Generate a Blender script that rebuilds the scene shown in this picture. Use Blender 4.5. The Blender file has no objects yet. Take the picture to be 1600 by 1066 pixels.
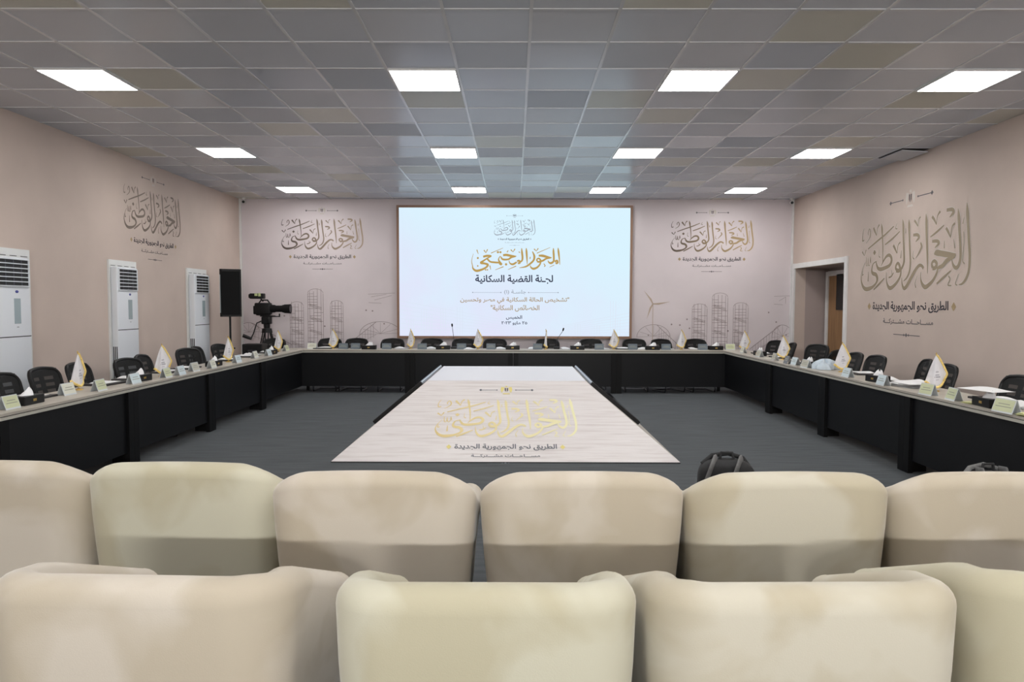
import bpy, bmesh, math, random
from mathutils import Vector, Matrix
from mathutils.geometry import interpolate_bezier
R = math.radians
PI = math.pi
random.seed(7)
scene = bpy.context.scene
COL = scene.collection

# ------------------------------------------------------------------ camera, world, light, exposure
cam_data = bpy.data.cameras.new('camera')
cam_data.sensor_fit = 'HORIZONTAL'
cam_data.sensor_width = 36.0
cam_data.lens = 36.0 * 1100.0 / 1600.0
cam_data.clip_start = 0.05
cam = bpy.data.objects.new('camera', cam_data)
COL.objects.link(cam)
EYE = 1.58
PITCH, YAW, ROLL = 0.0520, 0.0033, 0.0022
_f = Vector((-math.sin(YAW) * math.cos(PITCH), math.cos(YAW) * math.cos(PITCH), -math.sin(PITCH)))
_r = Vector((math.cos(YAW), math.sin(YAW), 0))
_u = _r.cross(_f)
_r2 = _r * math.cos(ROLL) + _u * math.sin(ROLL)
_u2 = _u * math.cos(ROLL) - _r * math.sin(ROLL)
_m = Matrix((_r2, _u2, -_f)).transposed().to_4x4()
_m.translation = Vector((0, 0, EYE))
cam.matrix_world = _m
scene.camera = cam

world = bpy.data.worlds.new('world')
scene.world = world
world.use_nodes = True
world.node_tree.nodes['Background'].inputs[0].default_value = (0.02, 0.02, 0.022, 1)
world.node_tree.nodes['Background'].inputs[1].default_value = 1.0

scene.view_settings.view_transform = 'Standard'
scene.view_settings.look = 'None'
scene.view_settings.gamma = 1.0
scene.view_settings.use_curve_mapping = False
scene.view_settings.exposure = 0.0

PANEL_STRENGTH = 24.5      # the ceiling light panels
SCREEN_STRENGTH = 1.0      # the LED wall
# the session's television light, standing high behind the audience
tv_light = bpy.data.lights.new('television_light', 'AREA')
tv_light.shape = 'RECTANGLE'
tv_light.size = 2.4
tv_light.size_y = 0.08
tv_light.energy = 410
tv_light.color = (1.0, 0.99, 0.97)
tv_obj = bpy.data.objects.new('television_light', tv_light)
COL.objects.link(tv_obj)
tv_obj.location = (0.6, -5.4, 2.72)
tv_obj.rotation_euler = (R(84), 0, 0)

# room numbers
XL, XR, YB, YF, ZC = -5.24, 5.30, 13.5, -6.0, 3.575
TILE_X0, TILE_Y0 = -4.09, 0.07          # grid lines fall on these plus multiples of 0.6
TZ = 0.77                               # table top height
TLX, TRX, TBY = -3.74, 3.70, 12.42      # inner edges of the three table runs
TD = 0.48                               # table depth

# ------------------------------------------------------------------ helpers
class MB:
    """collects shapes and links them as one mesh object"""
    def __init__(self):
        self.v, self.f, self.mi = [], [], []
    def add(self, vs, fs, M=None, mi=0):
        o = len(self.v)
        for p in vs:
            p = Vector(p)
            if M is not None:
                p = M @ p
            self.v.append(p)
        for f in fs:
            self.f.append([o + i for i in f])
            self.mi.append(mi)
        return self
    def box(self, c, s, M=None, mi=0, rz=0.0, bev=0.0):
        x, y, z = s[0] / 2, s[1] / 2, s[2] / 2
        L = Matrix.Translation(Vector(c)) @ Matrix.Rotation(rz, 4, 'Z')
        if M is not None:
            L = M @ L
        if bev > 0:
            b = min(bev, x * .95, y * .95, z * .95)
            bm = bmesh.new()
            bmesh.ops.create_cube(bm, size=1.0)
            for v in bm.verts:
                v.co = Vector((v.co.x * 2 * x, v.co.y * 2 * y, v.co.z * 2 * z))
            bmesh.ops.bevel(bm, geom=bm.edges[:] , offset=b, segments=3, profile=.5, affect='EDGES')
            bm.verts.ensure_lookup_table()
            vs = [v.co.copy() for v in bm.verts]
            fs = [[v.index for v in f.verts] for f in bm.faces]
            bm.free()
            return self.add(vs, fs, L, mi)
        vs = [(-x, -y, -z), (x, -y, -z), (x, y, -z), (-x, y, -z), (-x, -y, z), (x, -y, z), (x, y, z), (-x, y, z)]
        fs = [(0, 3, 2, 1), (4, 5, 6, 7), (0, 1, 5, 4), (1, 2, 6, 5), (2, 3, 7, 6), (3, 0, 4, 7)]
        return self.add(vs, fs, L, mi)
    def cyl(self, p0, p1, r0, r1=None, n=16, M=None, mi=0):
        if r1 is None:
            r1 = r0
        p0, p1 = Vector(p0), Vector(p1)
        d = (p1 - p0).normalized()
        a = d.orthogonal().normalized()
        b = d.cross(a)
        vs, fs = [], []
        for p, r in ((p0, r0), (p1, r1)):
            for k in range(n):
                t = 2 * PI * k / n
                vs.append(p + (a * math.cos(t) + b * math.sin(t)) * r)
        for k in range(n):
            k2 = (k + 1) % n
            fs.append((k, k2, n + k2, n + k))
        fs.append(tuple(range(n - 1, -1, -1)))
        fs.append(tuple(range(n, 2 * n)))
        return self.add(vs, fs, M, mi)
    def tube(self, pts, r, n=8, M=None, mi=0, flat=None):
        pts = [Vector(p) for p in pts]
        rs = r if isinstance(r, (list, tuple)) else [r] * len(pts)
        vs, fs = [], []
        prev = None
        for i, p in enumerate(pts):
            if i == 0:
                d = pts[1] - pts[0]
            elif i == len(pts) - 1:
                d = pts[-1] - pts[-2]
            else:
                d = (pts[i + 1] - pts[i]).normalized() + (pts[i] - pts[i - 1]).normalized()
            d.normalize()
            if prev is None:
                a = d.orthogonal().normalized()
            else:
                a = (prev - d * prev.dot(d)).normalized()
            prev = a
            b = d.cross(a)
            for k in range(n):
                t = 2 * PI * k / n
                vs.append(p + (a * math.cos(t) + b * math.sin(t) * (flat or 1.0)) * rs[i])
        m = len(pts)
        for i in range(m - 1):
            for k in range(n):
                k2 = (k + 1) % n
                fs.append((i * n + k, i * n + k2, (i + 1) * n + k2, (i + 1) * n + k))
        fs.append(tuple(range(n - 1, -1, -1)))
        fs.append(tuple(range((m - 1) * n, m * n)))
        return self.add(vs, fs, M, mi)
    def prism(self, poly, z0, z1, M=None, mi=0):
        n = len(poly)
        vs = [(x, y, z0) for x, y in poly] + [(x, y, z1) for x, y in poly]
        fs = [tuple(range(n - 1, -1, -1)), tuple(range(n, 2 * n))]
        for k in range(n):
            k2 = (k + 1) % n
            fs.append((k, k2, n + k2, n + k))
        return self.add(vs, fs, M, mi)
    def grid(self, fn, nu, nv, M=None, mi=0):
        vs = [fn(i / nu, j / nv) for j in range(nv + 1) for i in range(nu + 1)]
        fs = [(j * (nu + 1) + i, j * (nu + 1) + i + 1, (j + 1) * (nu + 1) + i + 1, (j + 1) * (nu + 1) + i)
              for j in range(nv) for i in range(nu)]
        return self.add(vs, fs, M, mi)
    def sphere(self, c, s, nu=16, nv=10, M=None, mi=0, e=1.0):
        c = Vector(c)
        sg = lambda t: math.copysign(abs(t) ** e, t)
        vs = [c + Vector((0, 0, -s[2]))]
        for j in range(1, nv):
            ph = -PI / 2 + PI * j / nv
            for i in range(nu):
                th = 2 * PI * i / nu
                vs.append(c + Vector((s[0] * sg(math.cos(ph)) * sg(math.cos(th)), s[1] * sg(math.cos(ph)) * sg(math.sin(th)), s[2] * sg(math.sin(ph)))))
        vs.append(c + Vector((0, 0, s[2])))
        fs = []
        for i in range(nu):
            fs.append((0, 1 + (i + 1) % nu, 1 + i))
        for j in range(nv - 2):
            for i in range(nu):
                i2 = (i + 1) % nu
                fs.append((1 + j * nu + i, 1 + j * nu + i2, 1 + (j + 1) * nu + i2, 1 + (j + 1) * nu + i))
        o = 1 + (nv - 2) * nu
        for i in range(nu):
            fs.append((o + i, o + (i + 1) % nu, len(vs) - 1))
        return self.add(vs, fs, M, mi)
    def mesh(self, name, mats, smooth=False):
        me = bpy.data.meshes.new(name)
        me.from_pydata([tuple(v) for v in self.v], [], self.f)
        for m in (mats if isinstance(mats, (list, tuple)) else [mats]):
            me.materials.append(m)
        for p, k in zip(me.polygons, self.mi):
            p.material_index = k
            p.use_smooth = bool(smooth)
        me.update()
        if smooth and smooth != 'all':
            me.set_sharp_from_angle(angle=R(40))
        return me
    def build(self, name, mats, parent=None, smooth=False, loc=None, rot=None):
        o = bpy.data.objects.new(name, self.mesh(name, mats, smooth))
        COL.objects.link(o)
        if parent is not None:
            o.parent = parent
        if loc is not None:
            o.location = loc
        if rot is not None:
            o.rotation_euler = rot
        return o

def tag(o, label, cat, group=None, kind=None):
    o['label'] = label
    if cat:
        o['category'] = cat
    if group:
        o['group'] = group
    if kind:
        o['kind'] = kind
    return o
def thing(name, label, cat, loc=(0, 0, 0), rz=0.0, group=None):
    o = bpy.data.objects.new(name, None)
    o.empty_display_size = 0.1
    COL.objects.link(o)
    o.location = loc
    o.rotation_euler = (0, 0, rz)
    return tag(o, label, cat, group)
def struct(o, label=None):
    o['kind'] = 'structure'
    if label:
        o['label'] = label
        o['category'] = o.name.split('_')[0]
    return o
def dup(root, loc, rz, label, scale=None):
    def rec(o, par):
        c = o.copy()
        COL.objects.link(c)
        c.parent = par
        for ch in list(o.children):
            rec(ch, c)
        return c
    r = rec(root, None)
    r.location = loc
    r.rotation_euler = (0, 0, rz)
    if scale:
        r.scale = scale
    r['label'] = label
    return r
def set_mat(o, m):
    o.material_slots[0].link = 'OBJECT'
    o.material_slots[0].material = m

# ------------------------------------------------------------------ materials
def new_mat(name):
    m = bpy.data.materials.new(name)
    m.use_nodes = True
    nt = m.node_tree
    return m, nt, nt.nodes['Principled BSDF']
def mat(name, col, rough=.6, metal=0.0, noise=None, bump=None, spec=None, sheen=0.0, coat=0.0):
    """noise=(scale, amount[, (sx,sy,sz)]) varies the base colour; bump=(scale, strength)"""
    m, nt, b = new_mat(name)
    b.inputs['Base Color'].default_value = (*col, 1)
    b.inputs['Roughness'].default_value = rough
    b.inputs['Metallic'].default_value = metal
    if spec is not None:
        b.inputs['Specular IOR Level'].default_value = spec
    if sheen:
        b.inputs['Sheen Weight'].default_value = sheen
    if coat:
        b.inputs['Coat Weight'].default_value = coat
    if noise or bump:
        tc = nt.nodes.new('ShaderNodeTexCoord')
    if noise:
        mp = nt.nodes.new('ShaderNodeMapping')
        if len(noise) > 2:
            mp.inputs['Scale'].default_value = noise[2]
        nt.links.new(tc.outputs['Object'], mp.inputs[0])
        n = nt.nodes.new('ShaderNodeTexNoise')
        n.inputs['Scale'].default_value = noise[0]
        n.inputs['Detail'].default_value = 5
        nt.links.new(mp.outputs[0], n.inputs['Vector'])
        r = nt.nodes.new('ShaderNodeValToRGB')
        a = noise[1]
        r.color_ramp.elements[0].position = .3
        r.color_ramp.elements[1].position = .7
        r.color_ramp.elements[0].color = (*[c * (1 - a) for c in col], 1)
        r.color_ramp.elements[1].color = (*[min(1, c * (1 + a)) for c in col], 1)
        nt.links.new(n.outputs['Fac'], r.inputs[0])
        nt.links.new(r.outputs[0], b.inputs['Base Color'])
    if bump:
        n2 = nt.nodes.new('ShaderNodeTexNoise')
        n2.inputs['Scale'].default_value = bump[0]
        n2.inputs['Detail'].default_value = 3
        nt.links.new(tc.outputs['Object'], n2.inputs['Vector'])
        bp = nt.nodes.new('ShaderNodeBump')
        bp.inputs['Strength'].default_value = bump[1]
        bp.inputs['Distance'].default_value = .01
        nt.links.new(n2.outputs['Fac'], bp.inputs['Height'])
        nt.links.new(bp.outputs[0], b.inputs['Normal'])
    return m
def emit(name, col, strength):
    m = bpy.data.materials.new(name)
    m.use_nodes = True
    nt = m.node_tree
    nt.nodes.remove(nt.nodes['Principled BSDF'])
    e = nt.nodes.new('ShaderNodeEmission')
    e.inputs[0].default_value = (*col, 1)
    e.inputs[1].default_value = strength
    nt.links.new(e.outputs[0], nt.nodes['Material Output'].inputs[0])
    return m
def gradient_mat(name, c0, c1, rough=.5, emis=None):
    """colour runs along the lettering's own width (Generated X)"""
    m, nt, b = new_mat(name)
    tc = nt.nodes.new('ShaderNodeTexCoord')
    sx = nt.nodes.new('ShaderNodeSeparateXYZ')
    nt.links.new(tc.outputs['Generated'], sx.inputs[0])
    r = nt.nodes.new('ShaderNodeValToRGB')
    r.color_ramp.elements[0].color = (*c0, 1)
    r.color_ramp.elements[1].color = (*c1, 1)
    nt.links.new(sx.outputs['X'], r.inputs[0])
    nt.links.new(r.outputs[0], b.inputs['Base Color'])
    b.inputs['Roughness'].default_value = rough
    return m
def srgb(r, g, b):
    f = lambda c: (c / 255 / 12.92) if c / 255 <= .04045 else ((c / 255 + .055) / 1.055) ** 2.4
    return (f(r), f(g), f(b))

M = {}
M['wall_side'] = mat('wall_paint_taupe', (.578, .476, .418), .75, noise=(1.3, .06), bump=(60, .05))
M['wall_back'] = mat('wall_print_rose', (.665, .597, .612), .6, noise=(1.1, .05), bump=(60, .03))
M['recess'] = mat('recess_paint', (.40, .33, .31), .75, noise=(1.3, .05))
M['white_trim'] = mat('white_trim_paint', (.74, .73, .72), .45, noise=(6, .05))
M['ac_white'] = mat('air_conditioner_white', (.72, .75, .79), .35)
M['ac_frame'] = mat('frame_white_board', (.74, .75, .74), .5, noise=(5, .04))
M['black'] = mat('black_plastic', (.006, .006, .0065), .45, spec=.3)
M['black_soft'] = mat('black_fabric', (.008, .008, .0085), .85, spec=.2)
M['dark_gap'] = mat('dark_slot', (.02, .02, .022), .7)
M['panel'] = mat('black_laminate', (.0042, .0046, .006), .42, noise=(2, .12), spec=.25)
M['post'] = mat('black_laminate_post', (.0025, .0025, .003), .5, spec=.2)
M['steel'] = mat('dark_steel', (.10, .10, .11), .3, 1.0)
M['chrome'] = mat('chrome', (.6, .6, .62), .18, 1.0)
M['gold'] = mat('gold_brass', (.62, .42, .12), .35, .6)
M['fringe'] = mat('gold_fringe', (.80, .60, .20), .7, noise=(80, .2))
M['flag'] = mat('white_satin_flag', (.74, .73, .76), .45, noise=(14, .05), sheen=.2)
M['flag_mark'] = mat('grey_flag_print', (.42, .41, .45), .6)
M['paper'] = mat('white_paper', (.80, .80, .80), .8)
M['paper_yellow'] = mat('pale_yellow_paper', (.66, .66, .34), .8)
M['plate_green'] = mat('pale_green_card', (.55, .58, .36), .4)
M['plate_blue'] = mat('pale_blue_card', (.58, .67, .70), .4)
M['plate_sand'] = mat('sand_card', (.48, .46, .38), .4)
M['plate_white'] = mat('off_white_card', (.66, .66, .56), .4)
M['plate_grey'] = mat('grey_acrylic', (.16, .19, .215), .15)
M['plate_text'] = mat('faint_grey_print', (.30, .31, .25), .7)
M['acrylic'] = mat('clear_acrylic', (.62, .66, .68), .1)
M['folder'] = mat('charcoal_folder', (.028, .026, .028), .5)
M['blue_cloth'] = mat('pale_blue_paper', (.55, .63, .70), .7, noise=(9, .08))
M['tissue'] = mat('white_tissue', (.82, .82, .83), .9)
M['bag_black'] = mat('black_bag_cloth', (.018, .018, .019), .8, noise=(30, .2))
M['bag_grey'] = mat('grey_bag_cloth', (.17, .17, .168), .8, noise=(30, .15))
M['wood_door'] = mat('brown_wood_door', (.30, .165, .075), .5, noise=(3, .2, (6, 6, .6)))
M['glass_dark'] = mat('dark_door_glass', (.008, .009, .012), .08)
M['screen_frame'] = mat('copper_brown_frame', (.26, .155, .105), .4, .3)
M['tv_black'] = mat('television_black', (.008, .008, .009), .25)
M['tv_silver'] = mat('television_silver_edge', (.55, .60, .62), .3, .5)
M['ink'] = mat('charcoal_print', (.050, .045, .055), .6)
M['ink_soft'] = mat('grey_print', (.13, .12, .125), .6)
M['ink_line'] = mat('mauve_line_print', (.31, .25, .25), .6)
M['ink_tan'] = mat('tan_line_print', (.46, .36, .28), .6)
M['gold_print'] = mat('gold_print', (.40, .29, .15), .45)
M['crest_pale'] = mat('pale_crest_print', (.60, .55, .50), .6)
M['crest_dark'] = mat('dark_crest_print', (.10, .08, .08), .6)
M['cal_back'] = gradient_mat('calligraphy_brown_to_gold', (.105, .075, .06), (.46, .33, .17))
M['cal_back_l'] = gradient_mat('calligraphy_umber_to_tan', (.075, .055, .05), (.42, .32, .23))
M['cal_wall'] = mat('calligraphy_bronze', (.31, .245, .16), .5)
M['cal_wall_l'] = mat('calligraphy_bronze_brown', (.20, .155, .12), .5)
M['cal_podium'] = gradient_mat('calligraphy_yellow_gold', (.70, .55, .24), (.80, .77, .48))
M['podium_gold'] = mat('yellow_gold_print', (.72, .62, .22), .5)
M['podium_ink'] = mat('slate_print', (.13, .14, .16), .6)
M['beige'] = mat('beige_board', (.50, .47, .42), .6)
M['plinth_dark'] = mat('black_side_panel', (.02, .02, .022), .5)
M['leg'] = mat('dark_wood_leg', (.03, .02, .015), .4)
M['lens_glass'] = mat('lens_glass', (.01, .01, .02), .05)
M['tape'] = mat('lime_tape', (.55, .62, .30), .6)
M['logo_blue'] = mat('blue_badge', (.06, .07, .30), .4)
M['ac_display'] = mat('air_conditioner_display', (.33, .40, .42), .2)
M['wood_top'] = mat('grey_oak_top', (.45, .415, .36), .42, noise=(2.2, .12, (1, 1, 6)))
M['table_edge'] = mat('pale_edge_band', (.48, .465, .41), .45)
M['hatch'] = mat('grey_ceiling_tile', (.55, .56, .60), .5)
M['panel_light'] = emit('light_panel_diffuser', (1.0, .985, .965), PANEL_STRENGTH)
M['light_frame'] = mat('white_light_frame', (.75, .75, .75), .4)
M['tbar'] = mat('white_ceiling_grid', (.70, .71, .74), .16, noise=(2, .04))

def velvet(name, c, cs):
    m, nt, b = new_mat(name)
    tc = nt.nodes.new('ShaderNodeTexCoord')
    oi = nt.nodes.new('ShaderNodeObjectInfo')
    off = nt.nodes.new('ShaderNodeVectorMath')
    off.operation = 'ADD'
    mul = nt.nodes.new('ShaderNodeVectorMath')
    mul.operation = 'SCALE'
    mul.inputs[0].default_value = (13.0, 7.0, 5.0)
    nt.links.new(oi.outputs['Random'], mul.inputs['Scale'])
    nt.links.new(tc.outputs['Object'], off.inputs[0])
    nt.links.new(mul.outputs[0], off.inputs[1])
    n = nt.nodes.new('ShaderNodeTexNoise')
    n.inputs['Scale'].default_value = 2.6
    n.inputs['Detail'].default_value = 3
    n.inputs['Roughness'].default_value = .45
    n.inputs['Distortion'].default_value = .5
    nt.links.new(off.outputs[0], n.inputs['Vector'])
    r = nt.nodes.new('ShaderNodeValToRGB')
    e = r.color_ramp.elements
    e[0].position, e[1].position = .43, .56
    e[0].color, e[1].color = (*cs, 1), (*c, 1)
    nt.links.new(n.outputs['Fac'], r.inputs[0])
    n2 = nt.nodes.new('ShaderNodeTexNoise')
    n2.inputs['Scale'].default_value = 220
    nt.links.new(tc.outputs['Object'], n2.inputs['Vector'])
    bp = nt.nodes.new('ShaderNodeBump')
    bp.inputs['Strength'].default_value = .12
    bp.inputs['Distance'].default_value = .003
    nt.links.new(n2.outputs['Fac'], bp.inputs['Height'])
    nt.links.new(bp.outputs[0], b.inputs['Normal'])
    nt.links.new(r.outputs[0], b.inputs['Base Color'])
    b.inputs['Roughness'].default_value = .85
    b.inputs['Sheen Weight'].default_value = .25
    b.inputs['Sheen Roughness'].default_value = .4
    return m
M['velvet_cream'] = velvet('cream_velvet', (.575, .55, .43), (.495, .455, .325))
M['velvet_blush'] = velvet('blush_velvet', (.60, .54, .455), (.51, .445, .345))
M['velvet_beige'] = velvet('beige_velvet', (.58, .54, .44), (.50, .445, .33))

def carpet_mat():
    m, nt, b = new_mat('grey_ribbed_carpet')
    tc = nt.nodes.new('ShaderNodeTexCoord')
    mp = nt.nodes.new('ShaderNodeMapping')
    mp.inputs['Scale'].default_value = (.5, 7, 1)
    nt.links.new(tc.outputs['Object'], mp.inputs[0])
    n = nt.nodes.new('ShaderNodeTexNoise')
    n.inputs['Scale'].default_value = 4
    n.inputs['Detail'].default_value = 8
    nt.links.new(mp.outputs[0], n.inputs['Vector'])
    r = nt.nodes.new('ShaderNodeValToRGB')
    r.color_ramp.elements[0].position, r.color_ramp.elements[1].position = .3, .7
    r.color_ramp.elements[0].color = (.052, .058, .063, 1)
    r.color_ramp.elements[1].color = (.088, .097, .105, 1)
    nt.links.new(n.outputs['Fac'], r.inputs[0])
    nt.links.new(r.outputs[0], b.inputs['Base Color'])
    b.inputs['Roughness'].default_value = .95
    n2 = nt.nodes.new('ShaderNodeTexNoise')
    n2.inputs['Scale'].default_value = 150
    nt.links.new(tc.outputs['Object'], n2.inputs['Vector'])
    bp = nt.nodes.new('ShaderNodeBump')
    bp.inputs['Strength'].default_value = .5
    bp.inputs['Distance'].default_value = .005
    nt.links.new(n2.outputs['Fac'], bp.inputs['Height'])
    nt.links.new(bp.outputs[0], b.inputs['Normal'])
    return m
def tile_mat():
    m, nt, b = new_mat('ceiling_tiles')
    tc = nt.nodes.new('ShaderNodeTexCoord')
    a = nt.nodes.new('ShaderNodeVectorMath')
    a.operation = 'SUBTRACT'
    a.inputs[1].default_value = (TILE_X0, TILE_Y0, 0)
    nt.links.new(tc.outputs['Object'], a.inputs[0])
    d = nt.nodes.new('ShaderNodeVectorMath')
    d.operation = 'DIVIDE'
    d.inputs[1].default_value = (.6, .6, 1000)
    nt.links.new(a.outputs[0], d.inputs[0])
    fl = nt.nodes.new('ShaderNodeVectorMath')
    fl.operation = 'FLOOR'
    nt.links.new(d.outputs[0], fl.inputs[0])
    w = nt.nodes.new('ShaderNodeTexWhiteNoise')
    w.noise_dimensions = '3D'
    nt.links.new(fl.outputs[0], w.inputs['Vector'])
    r = nt.nodes.new('ShaderNodeValToRGB')
    r.color_ramp.interpolation = 'CONSTANT'
    cols = [(0, (.49, .52, .58)), (.2, (.55, .575, .635)), (.45, (.52, .545, .605)), (.65, (.575, .59, .64)), (.82, (.50, .54, .615)), (.88, (.56, .55, .485)), (.95, (.585, .575, .515))]
    e = r.color_ramp.elements
    e[0].position, e[0].color = cols[0][0], (*cols[0][1], 1)
    e[1].position, e[1].color = cols[1][0], (*cols[1][1], 1)
    for p, c in cols[2:]:
        k = e.new(p)
        k.color = (*c, 1)
    nt.links.new(w.outputs['Value'], r.inputs[0])
    nt.links.new(r.outputs[0], b.inputs['Base Color'])
    mr = nt.nodes.new('ShaderNodeMapRange')
    mr.inputs['To Min'].default_value = .18
    mr.inputs['To Max'].default_value = .5
    sep = nt.nodes.new('ShaderNodeSeparateColor')
    nt.links.new(w.outputs['Color'], sep.inputs[0])
    nt.links.new(sep.outputs[1], mr.inputs['Value'])
    nt.links.new(mr.outputs[0], b.inputs['Roughness'])
    return m
def print_wood_mat():
    """pale wood-effect print with a knot, on the podium's front board"""
    m, nt, b = new_mat('pale_wood_print')
    tc = nt.nodes.new('ShaderNodeTexCoord')
    mp = nt.nodes.new('ShaderNodeMapping')
    mp.inputs['Scale'].default_value = (.7, 16, 16)
    nt.links.new(tc.outputs['Object'], mp.inputs[0])
    n = nt.nodes.new('ShaderNodeTexNoise')
    n.inputs['Scale'].default_value = 3
    n.inputs['Detail'].default_value = 7
    n.inputs['Distortion'].default_value = .6
    nt.links.new(mp.outputs[0], n.inputs['Vector'])
    r = nt.nodes.new('ShaderNodeValToRGB')
    r.color_ramp.elements[0].position, r.color_ramp.elements[1].position = .25, .55
    r.color_ramp.elements[0].color = (.58, .53, .515, 1)
    r.color_ramp.elements[1].color = (.70, .665, .655, 1)
    nt.links.new(n.outputs['Fac'], r.inputs[0])
    # knot patch to the right
    sb = nt.nodes.new('ShaderNodeVectorMath')
    sb.operation = 'SUBTRACT'
    sb.inputs[1].default_value = (1.02, -.55, .28)
    nt.links.new(tc.outputs['Object'], sb.inputs[0])
    dv = nt.nodes.new('ShaderNodeVectorMath')
    dv.operation = 'MULTIPLY'
    dv.inputs[1].default_value = (2.2, 9, 9)
    nt.links.new(sb.outputs[0], dv.inputs[0])
    ln = nt.nodes.new('ShaderNodeVectorMath')
    ln.operation = 'LENGTH'
    nt.links.new(dv.outputs[0], ln.inputs[0])
    mr = nt.nodes.new('ShaderNodeMapRange')
    mr.inputs['From Min'].default_value = .2
    mr.inputs['From Max'].default_value = 1.1
    mr.inputs['To Min'].default_value = .75
    mr.inputs['To Max'].default_value = 0
    nt.links.new(ln.outputs['Value'], mr.inputs['Value'])
    mm = nt.nodes.new('ShaderNodeMath')
    mm.operation = 'MULTIPLY'
    n3 = nt.nodes.new('ShaderNodeTexNoise')
    n3.inputs['Scale'].default_value = 9
    n3.inputs['Detail'].default_value = 6
    nt.links.new(mp.outputs[0], n3.inputs['Vector'])
    nt.links.new(mr.outputs[0], mm.inputs[0])
    nt.links.new(n3.outputs['Fac'], mm.inputs[1])
    mx = nt.nodes.new('ShaderNodeMix')
    mx.data_type = 'RGBA'
    mx.inputs[7].default_value = (.40, .32, .31, 1)
    nt.links.new(mm.outputs[0], mx.inputs[0])
    nt.links.new(r.outputs[0], mx.inputs[6])
    nt.links.new(mx.outputs[2], b.inputs['Base Color'])
    b.inputs['Roughness'].default_value = .45
    return m
def display_mat():
    """picture on the LED wall: pale cyan with soft pink and white clouds"""
    m = bpy.data.materials.new('led_picture')
    m.use_nodes = True
    nt = m.node_tree
    nt.nodes.remove(nt.nodes['Principled BSDF'])
    tc = nt.nodes.new('ShaderNodeTexCoord')
    sx = nt.nodes.new('ShaderNodeSeparateXYZ')
    nt.links.new(tc.outputs['Object'], sx.inputs[0])
    n = nt.nodes.new('ShaderNodeTexNoise')
    n.inputs['Scale'].default_value = 1.3
    n.inputs['Detail'].default_value = 4
    nt.links.new(tc.outputs['Object'], n.inputs['Vector'])
    mr = nt.nodes.new('ShaderNodeMapRange')       # pinker towards the lower left of the picture
    mr.inputs['From Min'].default_value = -1.2
    mr.inputs['From Max'].default_value = 1.2
    mr.inputs['To Min'].default_value = .75
    mr.inputs['To Max'].default_value = -.1
    ad = nt.nodes.new('ShaderNodeMath')
    ad.operation = 'MULTIPLY_ADD'
    ad.inputs[1].default_value = .35
    nt.links.new(sx.outputs['X'], ad.inputs[0])
    nt.links.new(sx.outputs['Z'], ad.inputs[2])
    nt.links.new(ad.outputs[0], mr.inputs['Value'])
    mu = nt.nodes.new('ShaderNodeMath')
    mu.operation = 'MULTIPLY'
    nt.links.new(n.outputs['Fac'], mu.inputs[0])
    nt.links.new(mr.outputs[0], mu.inputs[1])
    r = nt.nodes.new('ShaderNodeValToRGB')
    e = r.color_ramp.elements
    e[0].position, e[0].color = 0.0, (.70, .90, 1.0, 1)
    e[1].position, e[1].color = .55, (.77, .76, .95, 1)
    nt.links.new(mu.outputs[0], r.inputs[0])
    em = nt.nodes.new('ShaderNodeEmission')
    em.inputs[1].default_value = SCREEN_STRENGTH
    nt.links.new(r.outputs[0], em.inputs[0])
    nt.links.new(em.outputs[0], nt.nodes['Material Output'].inputs[0])
    return m
def mesh_fabric():
    m, nt, b = new_mat('black_open_mesh')
    b.inputs['Base Color'].default_value = (.006, .006, .006, 1)
    b.inputs['Roughness'].default_value = .8
    b.inputs['Alpha'].default_value = .86
    return m
M['carpet'] = carpet_mat()
M['tiles'] = tile_mat()
M['wood_print'] = print_wood_mat()
M['podium_top'] = mat('plain_white_print', (.68, .68, .72), .45)
M['display'] = display_mat()
M['mesh'] = mesh_fabric()
for k, c in dict(gold=(.50, .33, .10), dark=(.035, .04, .075), tan=(.42, .32, .20), grey=(.36, .40, .46), faint=(.72, .80, .92)).items():
    M['scr_' + k] = emit('screen_' + k, c, SCREEN_STRENGTH)

# ------------------------------------------------------------------ lettering
def catmull(pts, sub=5):
    if len(pts) < 3:
        out = []
        for k in range(sub + 1):
            t = k / sub
            out.append(tuple(pts[0][i] * (1 - t) + pts[1][i] * t for i in range(3)))
        return out
    P = [tuple(2 * pts[0][i] - pts[1][i] for i in range(3))] + list(pts) + [tuple(2 * pts[-1][i] - pts[-2][i] for i in range(3))]
    out = []
    for k in range(1, len(P) - 2):
        for s in range(sub):
            t = s / sub
            out.append(tuple(.5 * (2 * P[k][i] + (P[k + 1][i] - P[k - 1][i]) * t + (2 * P[k - 1][i] - 5 * P[k][i] + 4 * P[k + 1][i] - P[k + 2][i]) * t * t
                                   + (3 * P[k][i] - P[k - 1][i] - 3 * P[k + 1][i] + P[k + 2][i]) * t ** 3) for i in range(3)))
    out.append(tuple(pts[-1]))
    return out
def ribbons(strokes, conv, ws):
    """strokes: lists of (x, y, width); flat pen strokes in the XZ plane facing -Y"""
    mb = MB()
    for si, st in enumerate(strokes):
        pts = catmull([(conv(p[0], p[1])[0], conv(p[0], p[1])[1], p[2] * ws) for p in st])
        n = len(pts)
        vs, fs = [], []
        for i, (x, z, w) in enumerate(pts):
            a = pts[max(0, i - 1)]
            b = pts[min(n - 1, i + 1)]
            dx, dz = b[0] - a[0], b[1] - a[1]
            L = math.hypot(dx, dz) or 1e-6
            nx, nz = -dz / L, dx / L
            h = max(w, ws * .3) / 2
            y = -.00035 * (si % 5) - .0003 * i / n
            vs += [(x + nx * h, y, z + nz * h), (x - nx * h, y, z - nz * h)]
        for i in range(n - 1):
            fs.append((2 * i, 2 * i + 1, 2 * i + 3, 2 * i + 2))
        mb.add(vs, fs)
    return mb

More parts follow.
